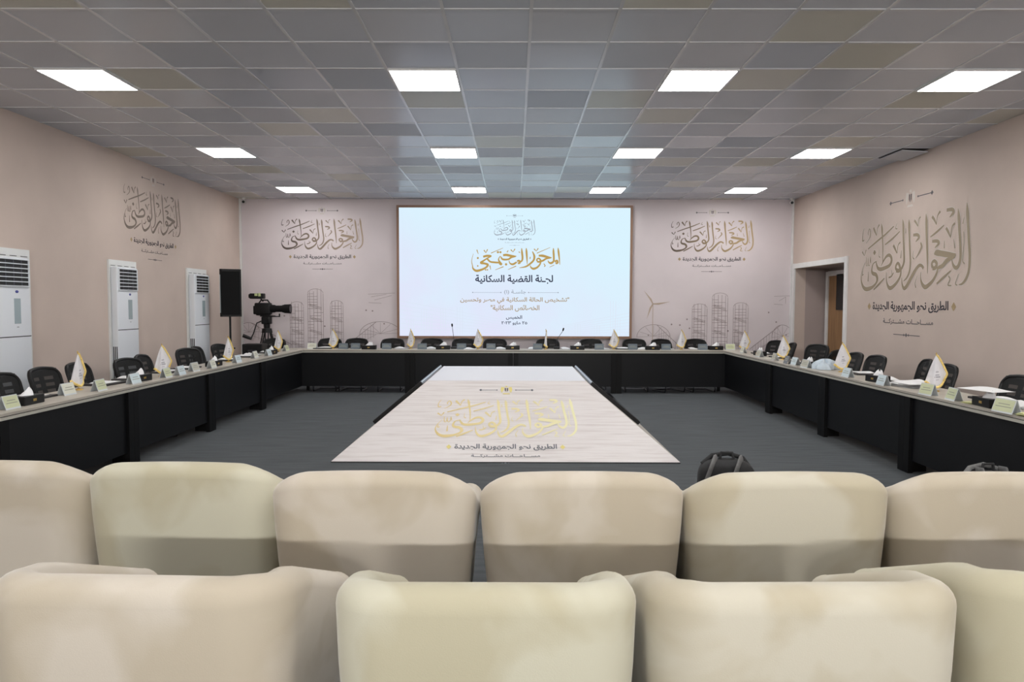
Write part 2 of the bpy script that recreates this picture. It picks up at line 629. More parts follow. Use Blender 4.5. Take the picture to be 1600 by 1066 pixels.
CA = [  # left half of the headline, pen strokes
 [(415,690,10),(350,715,16),(328,775,28),(350,805,38),(410,820,40),(438,860,38),(420,900,28),(360,935,32),(290,952,42),(220,955,42),(165,930,36),(130,880,22),(120,830,13),(140,765,8),(190,690,5)],
 [(505,740,8),(540,700,18),(590,660,28),(640,648,32),(678,670,34),(685,710,34),(650,745,34),(580,762,36),(500,772,38),(450,762,34),(425,735,28),(403,690,12)],
 [(488,340,8),(500,385,30),(508,440,24),(520,520,20),(528,610,15),(530,705,10)],
 [(245,560,14),(400,505,20),(560,450,20),(710,388,14)],
 [(565,545,16),(690,500,20),(815,445,12)],
 [(346,605,6),(372,605,50),(398,605,6)],
 [(460,580,6),(455,640,8),(478,660,16)],
 [(215,640,8),(220,715,12),(242,720,8),(252,650,8)],[(252,650,8),(258,715,12),(285,720,8),(298,640,10)],[(298,640,8),(308,700,12)],
 [(340,362,28),(368,400,26),(402,445,9)],[(402,445,8),(415,380,12),(448,343,22)],
 [(245,425,10),(237,400,12),(265,365,12),(286,410,16),(268,455,12),(205,500,6)],
 [(158,348,6),(130,405,9),(130,470,14),(165,465,16)],
 [(130,578,22),(175,622,10)],[(175,622,8),(207,565,18)],
 [(150,770,8),(145,815,12),(170,805,12)],
 [(262,785,8),(262,880,20)],
 [(375,965,18),(470,915,24),(570,860,12)],
 [(795,795,30),(765,780,28),(770,748,26),(800,732,28),(832,765,32),(825,800,36),(770,800,32)],
 [(850,790,22),(842,850,24),(790,905,30),(720,945,36),(665,955,38),(625,922,28),(605,870,15),(600,805,8)],
 [(855,342,8),(868,400,32),(875,500,28),(890,620,28),(897,720,28),(872,770,26),(840,792,28),(800,798,30)],
 [(955,355,8),(962,400,32),(970,500,26),(985,620,26),(1000,740,24),(987,820,24),(950,870,20),(900,898,10)],
 [(1203,800,30),(1173,775,28),(1128,775,32),(1063,825,36),(1003,890,38),(945,950,38),(905,962,32),(877,920,20),(868,865,8)],
 [(710,562,28),(745,600,24),(777,642,9)],[(777,642,8),(790,570,12),(828,543,18)],
 [(645,858,16),(690,848,18),(728,815,12)],[(690,790,8),(700,830,8)],
 [(910,425,8),(912,472,14)],[(850,620,6),(843,690,16)],[(762,368,6),(738,410,9),(768,417,14)],
]
CB = [  # right half
 [(822,322,8),(832,400,36),(845,500,30),(862,620,30),(877,730,28),(874,840,26),(845,905,26),(800,945,20),(755,952,6)],
 [(715,352,8),(728,420,34),(740,520,30),(758,640,30),(766,740,30),(745,800,32),(710,818,32),(675,790,24),(658,750,10)],
 [(418,690,14),(450,680,50),(510,690,48),(600,705,46),(705,715,22)],
 [(695,728,20),(600,750,38),(540,790,36),(480,805,30)],
 [(400,800,32),(388,765,26),(420,745,28),(456,770,32),(440,802,36),(400,808,32)],
 [(470,795,22),(465,840,24),(420,900,30),(360,940,36),(300,960,40),(255,930,30),(233,885,15),(233,830,8)],
 [(282,338,8),(290,400,34),(298,500,30),(310,600,28),(322,720,24),(330,845,8)],
 [(355,542,14),(450,505,20),(540,463,12)],
 [(465,937,18),(560,885,22),(650,838,12)],
 [(370,372,28),(405,405,24),(434,447,9)],[(434,447,8),(445,380,12),(482,343,24)],
 [(568,488,26),(600,525,24),(631,572,9)],[(631,572,8),(645,490,12),(682,462,22)],
 [(110,373,24),(140,400,20),(166,432,9)],[(166,432,8),(175,375,9),(202,353,18)],
 [(568,345,28),(640,350,32),(656,375,30),(610,408,10)],
 [(98,500,26),(165,505,30),(186,530,28),(140,562,10)],
 [(383,580,26),(455,585,30),(476,605,28),(425,637,10)],
 [(215,575,18),(232,610,24),(212,640,20),(150,707,6)],
 [(110,640,6),(100,690,9),(122,712,15)],[(550,590,6),(552,652,14)],[(672,590,6),(692,662,15)],
 [(795,540,9),(802,640,7),(795,760,9),(818,792,15)],[(795,430,6),(782,480,14)],
 [(180,860,6),(150,920,9),(162,962,17)],[(620,878,15),(642,905,15),(618,950,12),(662,957,12)],
 [(748,868,6),(715,940,9),(738,957,12)],
]
HEAD = [[(x / 13.325, y / 13.325, w / 13.325) for x, y, w in s] for s in CA] + [[(70 + x / 13.325, y / 13.325, w / 13.325) for x, y, w in s] for s in CB]
# origin of a logo: middle of the headline; one unit = the headline's width
LW_ = 127.8
HEAD_CX, HEAD_CY = 72.5, 49.0
cal_outline = ribbons([[(x, y, w + .75) for x, y, w in st] for st in HEAD], lambda x, y: ((x - HEAD_CX) / LW_, -(y - HEAD_CY) / LW_), 1.0 / LW_).mesh('headline_outline', M['crest_pale'])
cal_mesh = ribbons(HEAD, lambda x, y: ((x - HEAD_CX) / LW_, -(y - HEAD_CY) / LW_), 1.0 / LW_).mesh('headline_calligraphy', M['cal_back'])

FORMS = {}
def _reg(ch, base, two=False):
    FORMS[ch] = [base, base + 1] + ([] if two else [base + 2, base + 3])
for ch, b_, t_ in [('ا', 0xFE8D, 1), ('ب', 0xFE8F, 0), ('ة', 0xFE93, 1), ('ت', 0xFE95, 0), ('ج', 0xFE9D, 0), ('ح', 0xFEA1, 0), ('خ', 0xFEA5, 0),
                   ('د', 0xFEA9, 1), ('ر', 0xFEAD, 1), ('س', 0xFEB1, 0), ('ش', 0xFEB5, 0), ('ص', 0xFEB9, 0), ('ض', 0xFEBD, 0), ('ط', 0xFEC1, 0),
                   ('ف', 0xFED1, 0), ('ق', 0xFED5, 0), ('ك', 0xFED9, 0), ('ل', 0xFEDD, 0), ('م', 0xFEE1, 0), ('ن', 0xFEE5, 0), ('ه', 0xFEE9, 0),
                   ('و', 0xFEED, 1), ('ي', 0xFEF1, 0), ('ئ', 0xFE89, 0)]:
    _reg(ch, b_, bool(t_))
def shape_arabic(s):
    """joins the letters by their presentation forms and puts them in drawing order"""
    joins_next = lambda c: c == 'ـ' or (c in FORMS and len(FORMS[c]) == 4)
    joins_prev = lambda c: c == 'ـ' or c in FORMS
    out = []
    for i, c in enumerate(s):
        if c not in FORMS:
            out.append(c)
            continue
        p = i > 0 and joins_next(s[i - 1])
        n = i + 1 < len(s) and joins_prev(s[i + 1]) and len(FORMS[c]) == 4
        out.append(chr(FORMS[c][3 if p and n else 1 if p else 2 if n else 0]))
    txt = ''.join(out)[::-1]
    res, run = '', ''
    for c in txt:                               # digits keep their own order
        if '٠' <= c <= '٩':
            run = c + run
        else:
            res += run + {'(': ')', ')': '('}.get(c, c)
            run = ''
    return res + run
_tcache, _gcache = {}, {}
def _font_object(s):
    cu = bpy.data.curves.new('lettering', 'FONT')
    cu.body = s
    o = bpy.data.objects.new('lettering', cu)
    COL.objects.link(o)
    bpy.context.view_layer.update()
    return o
def _right(s):
    o = _font_object(s)
    x = max(v.co.x for v in o.to_mesh().vertices)
    o.to_mesh_clear()
    bpy.data.objects.remove(o)
    return x
def _glyph(s, bold):
    """fills every outer contour with its own holes, so that overlapping contours stay solid"""
    o = _font_object(s)
    cv = o.to_curve(bpy.context.evaluated_depsgraph_get())
    loops = []
    for sp in cv.splines:
        P = sp.bezier_points
        pts = []
        for i in range(len(P)):
            q = P[(i + 1) % len(P)]
            seg = interpolate_bezier(P[i].co, P[i].handle_right, q.handle_left, q.co, 5)
            straight = (P[i].handle_right - P[i].co).cross(q.co - P[i].co).length < 1e-6 and (q.handle_left - q.co).cross(q.co - P[i].co).length < 1e-6
            pts += [seg[0]] if straight else seg[:-1]
        clean = []
        for v in pts:
            if not clean or (v - clean[-1]).length > 1e-4:
                clean.append(v)
        ar = sum(clean[i].x * clean[i - 1].y - clean[i - 1].x * clean[i].y for i in range(len(clean))) / 2
        loops.append((ar, clean))
    o.to_curve_clear()
    bpy.data.objects.remove(o)
    sign = math.copysign(1, max(loops, key=lambda l: abs(l[0]))[0])
    outer = [l for l in loops if l[0] * sign > 0]
    holes = [l for l in loops if l[0] * sign < 0]
    def inside(p, poly):
        r = False
        for i in range(len(poly)):
            u, v = poly[i], poly[i - 1]
            if (u.y > p.y) != (v.y > p.y) and p.x < (v.x - u.x) * (p.y - u.y) / (v.y - u.y) + u.x:
                r = not r
        return r
    V, F = [], []
    for k, (ar, pts) in enumerate(outer):
        cu = bpy.data.curves.new('lettering', 'CURVE')
        cu.dimensions = '2D'
        cu.fill_mode = 'BOTH'
        cu.offset = bold
        for poly in [pts] + [h[1] for h in holes if abs(h[0]) < abs(ar) and inside(h[1][0], pts)]:
            sp = cu.splines.new('POLY')
            sp.points.add(len(poly) - 1)
            for q, v in zip(sp.points, poly):
                q.co = (v.x, v.y, 0, 1)
            sp.use_cyclic_u = True
        oc = bpy.data.objects.new('lettering', cu)
        COL.objects.link(oc)
        bpy.context.view_layer.update()
        me = oc.to_mesh()
        n = len(V)
        V += [Vector((v.co.x, v.co.y, .0002 * k)) for v in me.vertices]
        F += [[n + i for i in f.vertices] for f in me.polygons]
        oc.to_mesh_clear()
        bpy.data.objects.remove(oc)
    return V, F
def glyph(c, bold):
    """outline of one letter and the distance to the next"""
    k = (c, bold)
    if k not in _gcache:
        bar = _right('|')
        adv = _right(c + '|') - bar
        vs, fs = _glyph(c, bold) if c != ' ' else ([], [])
        _gcache[k] = (vs, fs, adv)
    return _gcache[k]
def text_mesh(s, bold=0.0):
    """flat lettering, one unit wide, centred, facing -Y"""
    k = (s, bold)
    if k in _tcache:
        return _tcache[k]
    pen, V, F = 0.0, [], []
    for i, c in enumerate(shape_arabic(s)):
        vs, fs, adv = glyph(c, bold)
        o = len(V)
        V += [(v.x + pen, v.y, -.0006 * (i % 2) - v.z) for v in vs]
        F += [[o + q for q in f] for f in fs]
        pen += adv
    x0, x1 = min(v[0] for v in V), max(v[0] for v in V)
    y0, y1 = min(v[1] for v in V), max(v[1] for v in V)
    s_ = 1.0 / (x1 - x0)
    me = bpy.data.meshes.new('lettering')
    me.from_pydata([((x - (x0 + x1) / 2) * s_, z, (y - (y0 + y1) / 2) * s_) for x, y, z in V], [], F)
    me['aspect'] = (y1 - y0) * s_
    me.materials.append(M['ink'])
    _tcache[k] = me
    return me
def put(name, me, m, parent, local, label=None):
    o = bpy.data.objects.new(name, me)
    COL.objects.link(o)
    o.parent = parent
    o.matrix_local = local
    set_mat(o, m)
    if label:
        o['label'] = label
    return o
def put_text(name, s, width, height, m, parent, local, bold=0.0, label=None):
    me = text_mesh(s, bold)
    sz = height / (me['aspect'] * width) if height else 1.0
    return put(name, me, m, parent, local @ Matrix.Diagonal((width, 1, width * sz, 1)), label)

def diamonds(spots, s):
    mb = MB()
    for x, z in spots:
        mb.add([(x - s, 0, z), (x, 0, z - s * 1.2), (x + s, 0, z), (x, 0, z + s * 1.2)], [(0, 1, 2, 3)])
    return mb
def crest_meshes():
    """eagle emblem: body and wings, and the small shield; unit = emblem height"""
    a = MB()
    def poly(pts):
        a.add([(x, 0, z) for x, z in pts], [tuple(range(len(pts)))])
    for s in (-1, 1):
        q = [(s * .16, .30), (s * .40, .36), (s * .46, .05), (s * .36, -.32), (s * .26, -.10), (s * .20, .05)]
        poly(q if s > 0 else q[::-1])
    poly([(-.07, .32), (.07, .32), (.09, .44), (.0, .50), (-.10, .42)])
    poly([(-.22, -.34), (.22, -.34), (.30, -.46), (-.30, -.46)])
    b = MB()
    for s in (-1, 1):
        q = [(s * .03, .22), (s * .14, .24), (s * .13, -.05), (s * .04, -.22)]
        b.add([(x, -.0003, z) for x, z in (q if s > 0 else q[::-1])], [(0, 1, 2, 3)])
    return a.mesh('crest', M['crest_pale']), b.mesh('crest_shield', M['crest_dark'])
crest_a, crest_b = crest_meshes()
SLOGAN = 'الطريق نحو الجمهورية الجديدة'
SUB = 'مســـاحـــات مشـــتركـــة'
def logo(parent, W, local, cal, ink, ink2, gold, ca=None, cb=None, vs=1.0, crest_h=.095):
    """the event's headline, crest, slogan and ornament, W metres wide, on a wall or board"""
    S = local @ Matrix.Diagonal((W, 1, W * vs, 1))
    T = lambda x, z: S @ Matrix.Translation((x, 0, z))
    put('calligraphy', cal_mesh, cal, parent, S, 'calligraphic headline in gold brown pen strokes')
    put('crest', crest_a, ca or M['crest_pale'], parent, T(0, .283) @ Matrix.Diagonal((crest_h, 1, crest_h, 1)), 'small eagle crest')
    put('crest_shield', crest_b, cb or M['crest_dark'], parent, T(0, .283) @ Matrix.Diagonal((crest_h, 1, crest_h, 1)))
    dia = lambda m, x, z, w: m.add([(x - w, 0, z), (x, 0, z - w), (x + w, 0, z), (x, 0, z + w)], [(0, 1, 2, 3)])
    for s in (-1, 1):
        ln = MB()
        ln.box((s * .13, 0, .283), (.13, .0004, .0045))
        dia(ln, s * .19, .283, .012)
        dia(ln, s * .07, .283, .007)
        put('ornament', ln.mesh('ornament', M['ink_soft']), ink2, parent, S)
    ln = MB()
    ln.box((0, 0, -.428), (.25, .0004, .004))
    for x in (-.022, 0, .022):
        dia(ln, x, -.428, .012 if x == 0 else .008)
    put('ornament', ln.mesh('ornament', M['ink_soft']), ink2, parent, S)
    put_text('slogan', SLOGAN, .705, .060, ink, parent, T(0, -.280), .024, 'bold slogan line')
    for s in (-1, 1):
        put('diamond', diamonds([(s * .392, -.278)], .018).mesh('diamond', M['gold_print']), gold, parent, S)
    put_text('subtitle', SUB, .47, .034, ink2, parent, T(0, -.36), .018, 'thin letterspaced line')

# ------------------------------------------------------------------ room shell
mb = MB()
mb.box(((XL + XR) / 2, (YF + YB) / 2, -.05), (XR - XL + 3, YB - YF + .6, .1))
struct(mb.build('floor', M['carpet']), 'dark grey ribbed carpet floor')
mb = MB()
mb.box(((XL + XR) / 2, (YF + YB) / 2, ZC + .05), (XR - XL + 3, YB - YF + .6, .1))
ceiling = struct(mb.build('ceiling', M['tiles']), 'grey suspended tile ceiling')
mb = MB()
k = -2
while TILE_X0 + .6 * k < XR:
    x = TILE_X0 + .6 * k
    if x > XL:
        mb.box((x, (YF + YB) / 2, ZC - .001), (.024, YB - YF, .008))
    k += 1
k = -10
while TILE_Y0 + .6 * k < YB:
    y = TILE_Y0 + .6 * k
    if y > YF:
        mb.box(((XL + XR) / 2, y, ZC - .0005), (XR - XL, .024, .007))
    k += 1
mb.build('ceiling_grid', M['tbar'], ceiling)['label'] = 'white metal grid between the tiles'

mb = MB()
mb.box((XL - .1, (YF + YB) / 2, ZC / 2), (.2, YB - YF, ZC))
wall_left = struct(mb.build('wall_left', M['wall_side']), 'taupe left wall with headline and air conditioners')
mb = MB()
mb.box(((XL + XR) / 2, YB + .1, ZC / 2), (XR - XL + .4, .2, ZC))
wall_back = struct(mb.build('wall_back', M['wall_back']), 'rose grey back wall printed with skyline and headlines')
mb = MB()
mb.box(((XL + XR) / 2, YF - .1, ZC / 2), (XR - XL + .4, .2, ZC))
struct(mb.build('wall_rear', M['wall_side']), 'taupe wall behind the audience')
# right wall with the deep opening
OY0, OY1, OZ = 11.32, 13.36, 2.27
mb = MB()
mb.box((XR + .1, (YF + OY0) / 2, ZC / 2), (.2, OY0 - YF, ZC))
mb.box((XR + .1, (OY1 + YB) / 2, ZC / 2), (.2, YB - OY1, ZC))
mb.box((XR + .1, (OY0 + OY1) / 2, (OZ + ZC) / 2), (.2, OY1 - OY0, ZC - OZ))
wall_right = struct(mb.build('wall_right', M['wall_side']), 'taupe right wall with large bronze headline and door recess')
RX = 5.88
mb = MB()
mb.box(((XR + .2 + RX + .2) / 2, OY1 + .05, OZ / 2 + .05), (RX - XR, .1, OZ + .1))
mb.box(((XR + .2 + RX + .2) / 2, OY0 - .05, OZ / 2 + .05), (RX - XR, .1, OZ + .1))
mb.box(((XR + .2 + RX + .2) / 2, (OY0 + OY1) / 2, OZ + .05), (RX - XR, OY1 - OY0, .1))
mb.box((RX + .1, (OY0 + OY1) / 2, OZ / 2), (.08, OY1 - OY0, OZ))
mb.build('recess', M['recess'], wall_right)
# architrave of the opening
mb = MB()
w = .09
mb.box((XR - .012, OY1 + w / 2 - .01, (OZ + w) / 2), (.03, w, OZ + w))
mb.box((XR - .012, OY0 - w / 2 + .01, (OZ + w) / 2), (.03, w, OZ + w))
mb.box((XR - .012, (OY0 + OY1) / 2, OZ + w / 2 - .005), (.03, OY1 - OY0, w))
struct(mb.build('trim_1', M['white_trim']), 'white frame around the door recess')
# corner strips
struct(MB().box((XL + .02, YB - .02, ZC / 2), (.036, .036, ZC)).build('trim_2', M['white_trim']), 'white strip in the left back corner')
struct(MB().box((XR - .02, YB - .02, ZC / 2), (.036, .036, ZC)).build('trim_3', M['white_trim']), 'white strip in the right back corner')
# the door
door = struct(thing('door_1', 'brown wooden door with dark glass pane in the right recess', 'door', (RX, 12.62, 0)))
mb = MB()
mb.box((.03, 0, 1.06), (.04, 1.24, 2.12), bev=.004)
mb.build('door_leaf', M['wood_door'], door)
mb = MB()
for s in (-1, 1):
    mb.box((.02, s * .665, 1.10), (.07, .09, 2.20))
mb.box((.02, 0, 2.165), (.07, 1.24, .09))
mb.build('door_frame', M['white_trim'], door)
MB().box((.0, .02, 1.82), (.03, .5, .66), bev=.012).build('glass_pane', M['glass_dark'], door)
mb = MB()
mb.cyl((.02, -.22, 1.02), (-.05, -.22, 1.02), .012)
mb.cyl((-.045, -.22, 1.02), (-.045, -.09, 1.02), .010)
mb.box((.008, -.22, 1.0), (.012, .04, .2))
mb.build('door_handle', M['chrome'], door, True)

# ------------------------------------------------------------------ prints on the walls
facing_cam = Matrix.Identity(4)
rot_left = Matrix(((0, -1, 0, 0), (1, 0, 0, 0), (0, 0, 1, 0), (0, 0, 0, 1)))    # local X -> +Y, local -Y -> +X
rot_right = Matrix(((0, 1, 0, 0), (-1, 0, 0, 0), (0, 0, 1, 0), (0, 0, 0, 1)))   # local X -> -Y, local -Y -> -X
logo(wall_back, 1.56, Matrix.Translation((-3.67, YB - .003, 2.913)), M['cal_back_l'], M['ink'], M['ink_soft'], M['gold_print'])
logo(wall_back, 1.57, Matrix.Translation((3.76, YB - .003, 2.885)), M['cal_back'], M['ink'], M['ink_soft'], M['gold_print'])
logo(wall_left, 1.60, Matrix.Translation((XL + .003, 10.29, 2.90)) @ rot_left, M['cal_wall_l'], M['ink'], M['ink_soft'], M['gold_print'])
logo(wall_right, 2.58, Matrix.Translation((XR - .003, 9.53, 2.28)) @ rot_right, M['cal_wall'], M['ink'], M['ink_soft'], M['gold_print'])

put('headline_outline', cal_outline, M['crest_pale'], wall_right, Matrix.Translation((XR - .0015, 9.53, 2.28)) @ rot_right @ Matrix.Diagonal((2.58, .3, 2.58, 1)), 'pale outline around the headline')
def line(mb, x0, z0, x1, z1, w=.008):
    dx, dz = x1 - x0, z1 - z0
    L = math.hypot(dx, dz) or 1e-6
    nx, nz = -dz / L * w / 2, dx / L * w / 2
    mb.add([(x0 + nx, 0, z0 + nz), (x0 - nx, 0, z0 - nz), (x1 - nx, 0, z1 - nz), (x1 + nx, 0, z1 + nz)], [(0, 1, 2, 3)])
def tower(mb, x0, x1, z0, z1, seed):
    rr = random.Random(seed)
    w = x1 - x0
    for t in (0, .12, .38, .62, .86, 1.0):
        line(mb, x0 + w * t, z0, x0 + w * t, z1 - (.10 if t in (0, 1.0) else rr.uniform(0, .06)), .007)
    z = z0
    while z < z1 - .08:
        a, b = rr.choice([(0, 1), (0, .62), (.12, .86), (.38, 1), (0, .38)])
        line(mb, x0 + w * a, z, x0 + w * b, z, .006)
        z += rr.choice([.05, .06, .075])
    zz = z0 + .15
    while zz < z1 - .2:                       # soft diagonal bands of glazing
        for q in range(3):
            line(mb, x0 + w * .1, zz + q * .02 + .05, x0 + w * .9, zz + q * .02 - .02, .006)
        zz += .24
    n = 8
    for k in range(n):
        a0, a1 = PI * k / n, PI * (k + 1) / n
        line(mb, x0 + w / 2 + w / 2 * math.cos(a0), z1 - .09 + .08 * math.sin(a0), x0 + w / 2 + w / 2 * math.cos(a1), z1 - .09 + .08 * math.sin(a1), .007)
def bridge(mb, cx, z0, rad, h, x_end, flip=1):
    """arched wheel and the long sloping truss beside it; flip=1 slopes down to the right"""
    n = 16
    for k in range(n):
        a0, a1 = PI * k / n, PI * (k + 1) / n
        line(mb, cx + rad * math.cos(a0), z0 + h * math.sin(a0), cx + rad * math.cos(a1), z0 + h * math.sin(a1), .009)
    for q in range(5):
        a = PI * (.15 + .7 * q / 4)
        line(mb, cx, z0 + .02, cx + rad * .93 * math.cos(a), z0 + h * .93 * math.sin(a), .005)
    xs = cx + flip * rad * .2
    zs = z0 + h * .97
    m_ = 11
    for k in range(m_):
        t0, t1 = k / m_, (k + 1) / m_
        xa, xb = xs + (x_end - xs) * t0, xs + (x_end - xs) * t1
        za, zb = zs + (z0 - .22 - zs) * t0, zs + (z0 - .22 - zs) * t1
        line(mb, xa, za, xb, zb, .010)
        line(mb, xb, zb, xb, max(z0 - .25, zb - .26), .005)
    line(mb, xs, zs - .24, x_end, z0 - .3, .005)
    line(mb, cx - rad, z0, cx + rad, z0 + .03, .005)
def dots(mb, spots, s=.016):
    for x, z in spots:
        mb.add([(x + s * math.cos(2 * PI * k / 8), 0, z + s * math.sin(2 * PI * k / 8)) for k in range(8)], [tuple(range(8))])
WX = lambda px: (px - 803.6) * 13.5 / 1100
WZ = lambda py, px=803: 1.58 + (474.3 + (px - 800) * .0022 - py) * 13.5 / 1100
z_low = .62
sk = MB()
tower(sk, WX(453), WX(474), z_low, WZ(470), 1)
tower(sk, WX(481), WX(505), z_low, WZ(450), 2)
tower(sk, WX(516), WX(536), z_low, WZ(468), 3)
tower(sk, WX(1081), WX(1104), z_low, WZ(472), 4)
tower(sk, WX(1112), WX(1136), z_low, WZ(455), 5)
tower(sk, WX(1145), WX(1168), z_low, WZ(470), 6)
bridge(sk, WX(594), WZ(522), .40, .25, WX(540), -1)
bridge(sk, WX(388), WZ(520), .22, .20, WX(455), 1)
bridge(sk, WX(1021), WZ(525), .32, .24, WX(1066), 1)
bridge(sk, WX(1222), WZ(525), .20, .24, WX(1172), -1)
for x0, z0, x1, z1 in ((575, 459, 617, 457), (580, 463, 604, 459), (576, 472, 596, 473), (585, 468, 612, 461), (1208, 461, 1236, 460), (1208, 473, 1222, 474),
                       (1216, 468, 1226, 462), (1226, 462, 1226, 472)):
    line(sk, WX(x0), WZ(z0), WX(x1), WZ(z1), .006)
dots(sk, [(WX(x), WZ(y)) for x, y in ((444, 493), (507, 509), (572, 484), (582, 485), (600, 505), (1013, 522), (1073, 497), (1077, 511), (1049, 505), (1062, 506), (1137, 515), (1200, 486), (1212, 501), (1228, 521))])
skyo = sk.build('skyline_drawing', M['ink_line'], wall_back)
skyo.location = (0, YB - .003, 0)
skyo['label'] = 'fine line drawing of towers and arched bridges'
wt = MB()
hx, hz = WX(1019.5), WZ(473)
line(wt, hx, hz, hx, z_low, .012)
for tx, ty in ((1005, 452), (1047, 469.5), (1010, 497)):
    ex, ez = WX(tx), WZ(ty)
    dx, dz = ex - hx, ez - hz
    L = math.hypot(dx, dz)
    nx, nz = -dz / L, dx / L
    wt.add([(hx + nx * .010, 0, hz + nz * .010), (hx - nx * .010, 0, hz - nz * .010), (hx + dx * .3 - nx * .03, 0, hz + dz * .3 - nz * .03), (ex, 0, ez), (hx + dx * .3 + nx * .004, 0, hz + dz * .3 + nz * .004)], [(0, 1, 2, 3, 4)])
o = wt.build('wind_turbine_drawing', M['ink_tan'], wall_back)
o.location = (0, YB - .004, 0)
o['label'] = 'wind turbine printed in tan'

# ------------------------------------------------------------------ LED wall
SX0, SX1, SZ0, SZ1 = -2.235, 2.235, .93, 3.45
led = thing('led_screen', 'large glowing LED wall with gold Arabic headline in a copper brown frame', 'screen', ((SX0 + SX1) / 2, YB - .05, 0))
cx = (SX0 + SX1) / 2
mb = MB()
fw = .045
mb.box((0, 0, SZ1 - fw / 2), (SX1 - SX0, .09, fw))
mb.box((0, 0, SZ0 + fw / 2), (SX1 - SX0, .09, fw))
for s in (-1, 1):
    mb.box((s * ((SX1 - SX0) / 2 - fw / 2), 0, (SZ0 + SZ1) / 2), (fw, .09, SZ1 - SZ0 - 2 * fw))
mb.build('frame', M['screen_frame'], led)
SC = (SZ0 + SZ1) / 2
dsp = MB().box((0, 0, 0), (SX1 - SX0 - 2 * fw, .06, SZ1 - SZ0 - 2 * fw)).build('display', M['display'], led, loc=(0, .005, SC))
SPX = (SX1 - SX0) / 366.0                      # metres per photo pixel on the wall
def scr(px, py):
    return Matrix.Translation(((px - 805) * SPX, -.0325, (425 - py) * SPX))
logo(dsp, 64 * SPX, scr(805, 356), M['scr_grey'], M['scr_dark'], M['scr_grey'], M['scr_grey'], M['scr_grey'], M['scr_dark'])
CS = [
 [(1515,75,8),(1523,140,24),(1535,240,18),(1547,355,6)],
 [(1438,80,8),(1440,140,24),(1446,240,24),(1440,300,24),(1400,328,28),(1365,316,18),(1348,285,8)],
 [(1462,305,28),(1500,285,22),(1508,322,26),(1475,334,22)],
 [(1195,205,22),(1260,208,32),(1330,225,28),(1410,240,10)],[(1395,243,14),(1320,255,22),(1270,285,24),(1225,302,22)],
 [(1165,295,22),(1170,262,18),(1200,252,20),(1228,285,22),(1200,308,24),(1165,300,20)],
 [(1230,300,20),(1215,350,20),(1170,400,24),(1110,422,28),(1068,400,18),(1056,365,8)],
 [(1090,135,10),(1122,210,26),(1112,280,24),(1050,342,24),(980,387,20),(875,407,6)],
 [(988,80,8),(993,140,24),(1000,240,20),(1006,350,6)],
 [(912,82,8),(918,150,24),(927,240,24),(915,292,22),(870,312,24)],[(838,300,24),(870,288,22),(882,322,26),(850,334,22)],
 [(832,312,20),(770,348,26),(720,332,16),(702,285,6)],
 [(605,200,26),(660,195,30),(740,210,28),(825,216,10)],[(812,221,14),(740,236,22),(690,267,22),(600,267,24),(566,222,12)],
 [(635,350,6),(655,350,34),(675,350,6)],
 [(560,210,8),(530,270,16),(562,330,28),(575,350,30),(540,335,20)],[(545,322,22),(460,317,24),(390,305,22),(335,252,22)],
 [(275,225,26),(340,210,28),(405,214,20),(350,246,16),(280,292,22),(238,326,30),(300,337,26),(352,357,28),(322,402,24),(240,442,28),(160,457,30),(108,420,20),(98,370,11),(85,290,8),(112,175,4)],
 [(500,150,8),(520,150,30),(540,150,8)],[(545,150,8),(562,150,30),(580,150,8)],
 [(405,165,10),(605,80,5)],[(1165,165,10),(1385,70,5)],[(475,442,6),(612,388,12)],[(685,437,6),(822,378,12)],[(1375,395,6),(1452,360,8)],
 [(288,115,16),(320,162,6)],[(320,162,6),(348,103,14)],[(733,108,16),(770,147,6)],[(770,147,6),(802,94,14)],[(1118,94,16),(1155,132,6)],[(1155,132,6),(1188,84,14)],
 [(170,110,14),(195,180,6)],[(170,247,6),(187,247,30),(204,247,6)],[(172,377,6),(185,377,22),(198,377,6)],[(302,441,6),(315,441,20),(328,441,6)],[(332,441,6),(345,441,20),(358,441,6)],
 [(385,370,14),(402,440,6)],[(1280,335,10),(1302,372,12),(1285,388,8)],[(670,150,14),(692,120,8)],[(1055,225,12),(1050,262,10)],[(865,140,14),(885,160,8)],
]
cs = ribbons([[(x / 10.667, y / 10.667, w / 10.667) for x, y, w in s] for s in CS], lambda x, y: (x - 75, -(y - 26)), 1.3)
put('screen_headline', cs.mesh('screen_headline', M['scr_gold']), M['scr_gold'], dsp, scr(805.5, 406) @ Matrix.Diagonal((SPX, 1, SPX, 1)), 'gold calligraphic headline')
T_ = lambda n, s, cxp, cyp, w, h, m, b=0.0: put_text(n, s, w * SPX, h * SPX, m, dsp, scr(cxp, cyp), b)
T_('screen_title', 'لجـنة القضية السكانية', 804.5, 436, 121, 14, M['scr_dark'], .024)
T_('screen_session', 'جلسـة (١)', 806, 456, 34, 7.5, M['scr_grey'], .012)
T_('screen_subject', '"تشخيص الحالة السكانية في مصر وتحسين', 805.5, 469, 170, 10.5, M['scr_tan'], .02)
T_('screen_subject', 'الخصائص السكانية"', 806, 481, 76, 10.5, M['scr_tan'], .02)
T_('screen_day', 'الخميس', 804.5, 495.5, 25, 7, M['scr_dark'], .02)
T_('screen_date', '٢٥ مايو ٢٠٢٣', 805, 504, 40, 7, M['scr_dark'], .02)
mb = MB()
for a, b_ in ((740, 784), (827, 873)):
    line(mb, (a - 805) * SPX, 0, (b_ - 805) * SPX, 0, .006)
    dots(mb, [((a - 805) * SPX, 0), ((b_ - 805) * SPX, 0)], .012)
put('screen_rule', mb.mesh('screen_rule', M['scr_grey']), M['scr_grey'], dsp, scr(805, 456.5))
mb = MB()                                       # very faint skyline in the picture
rr = random.Random(3)
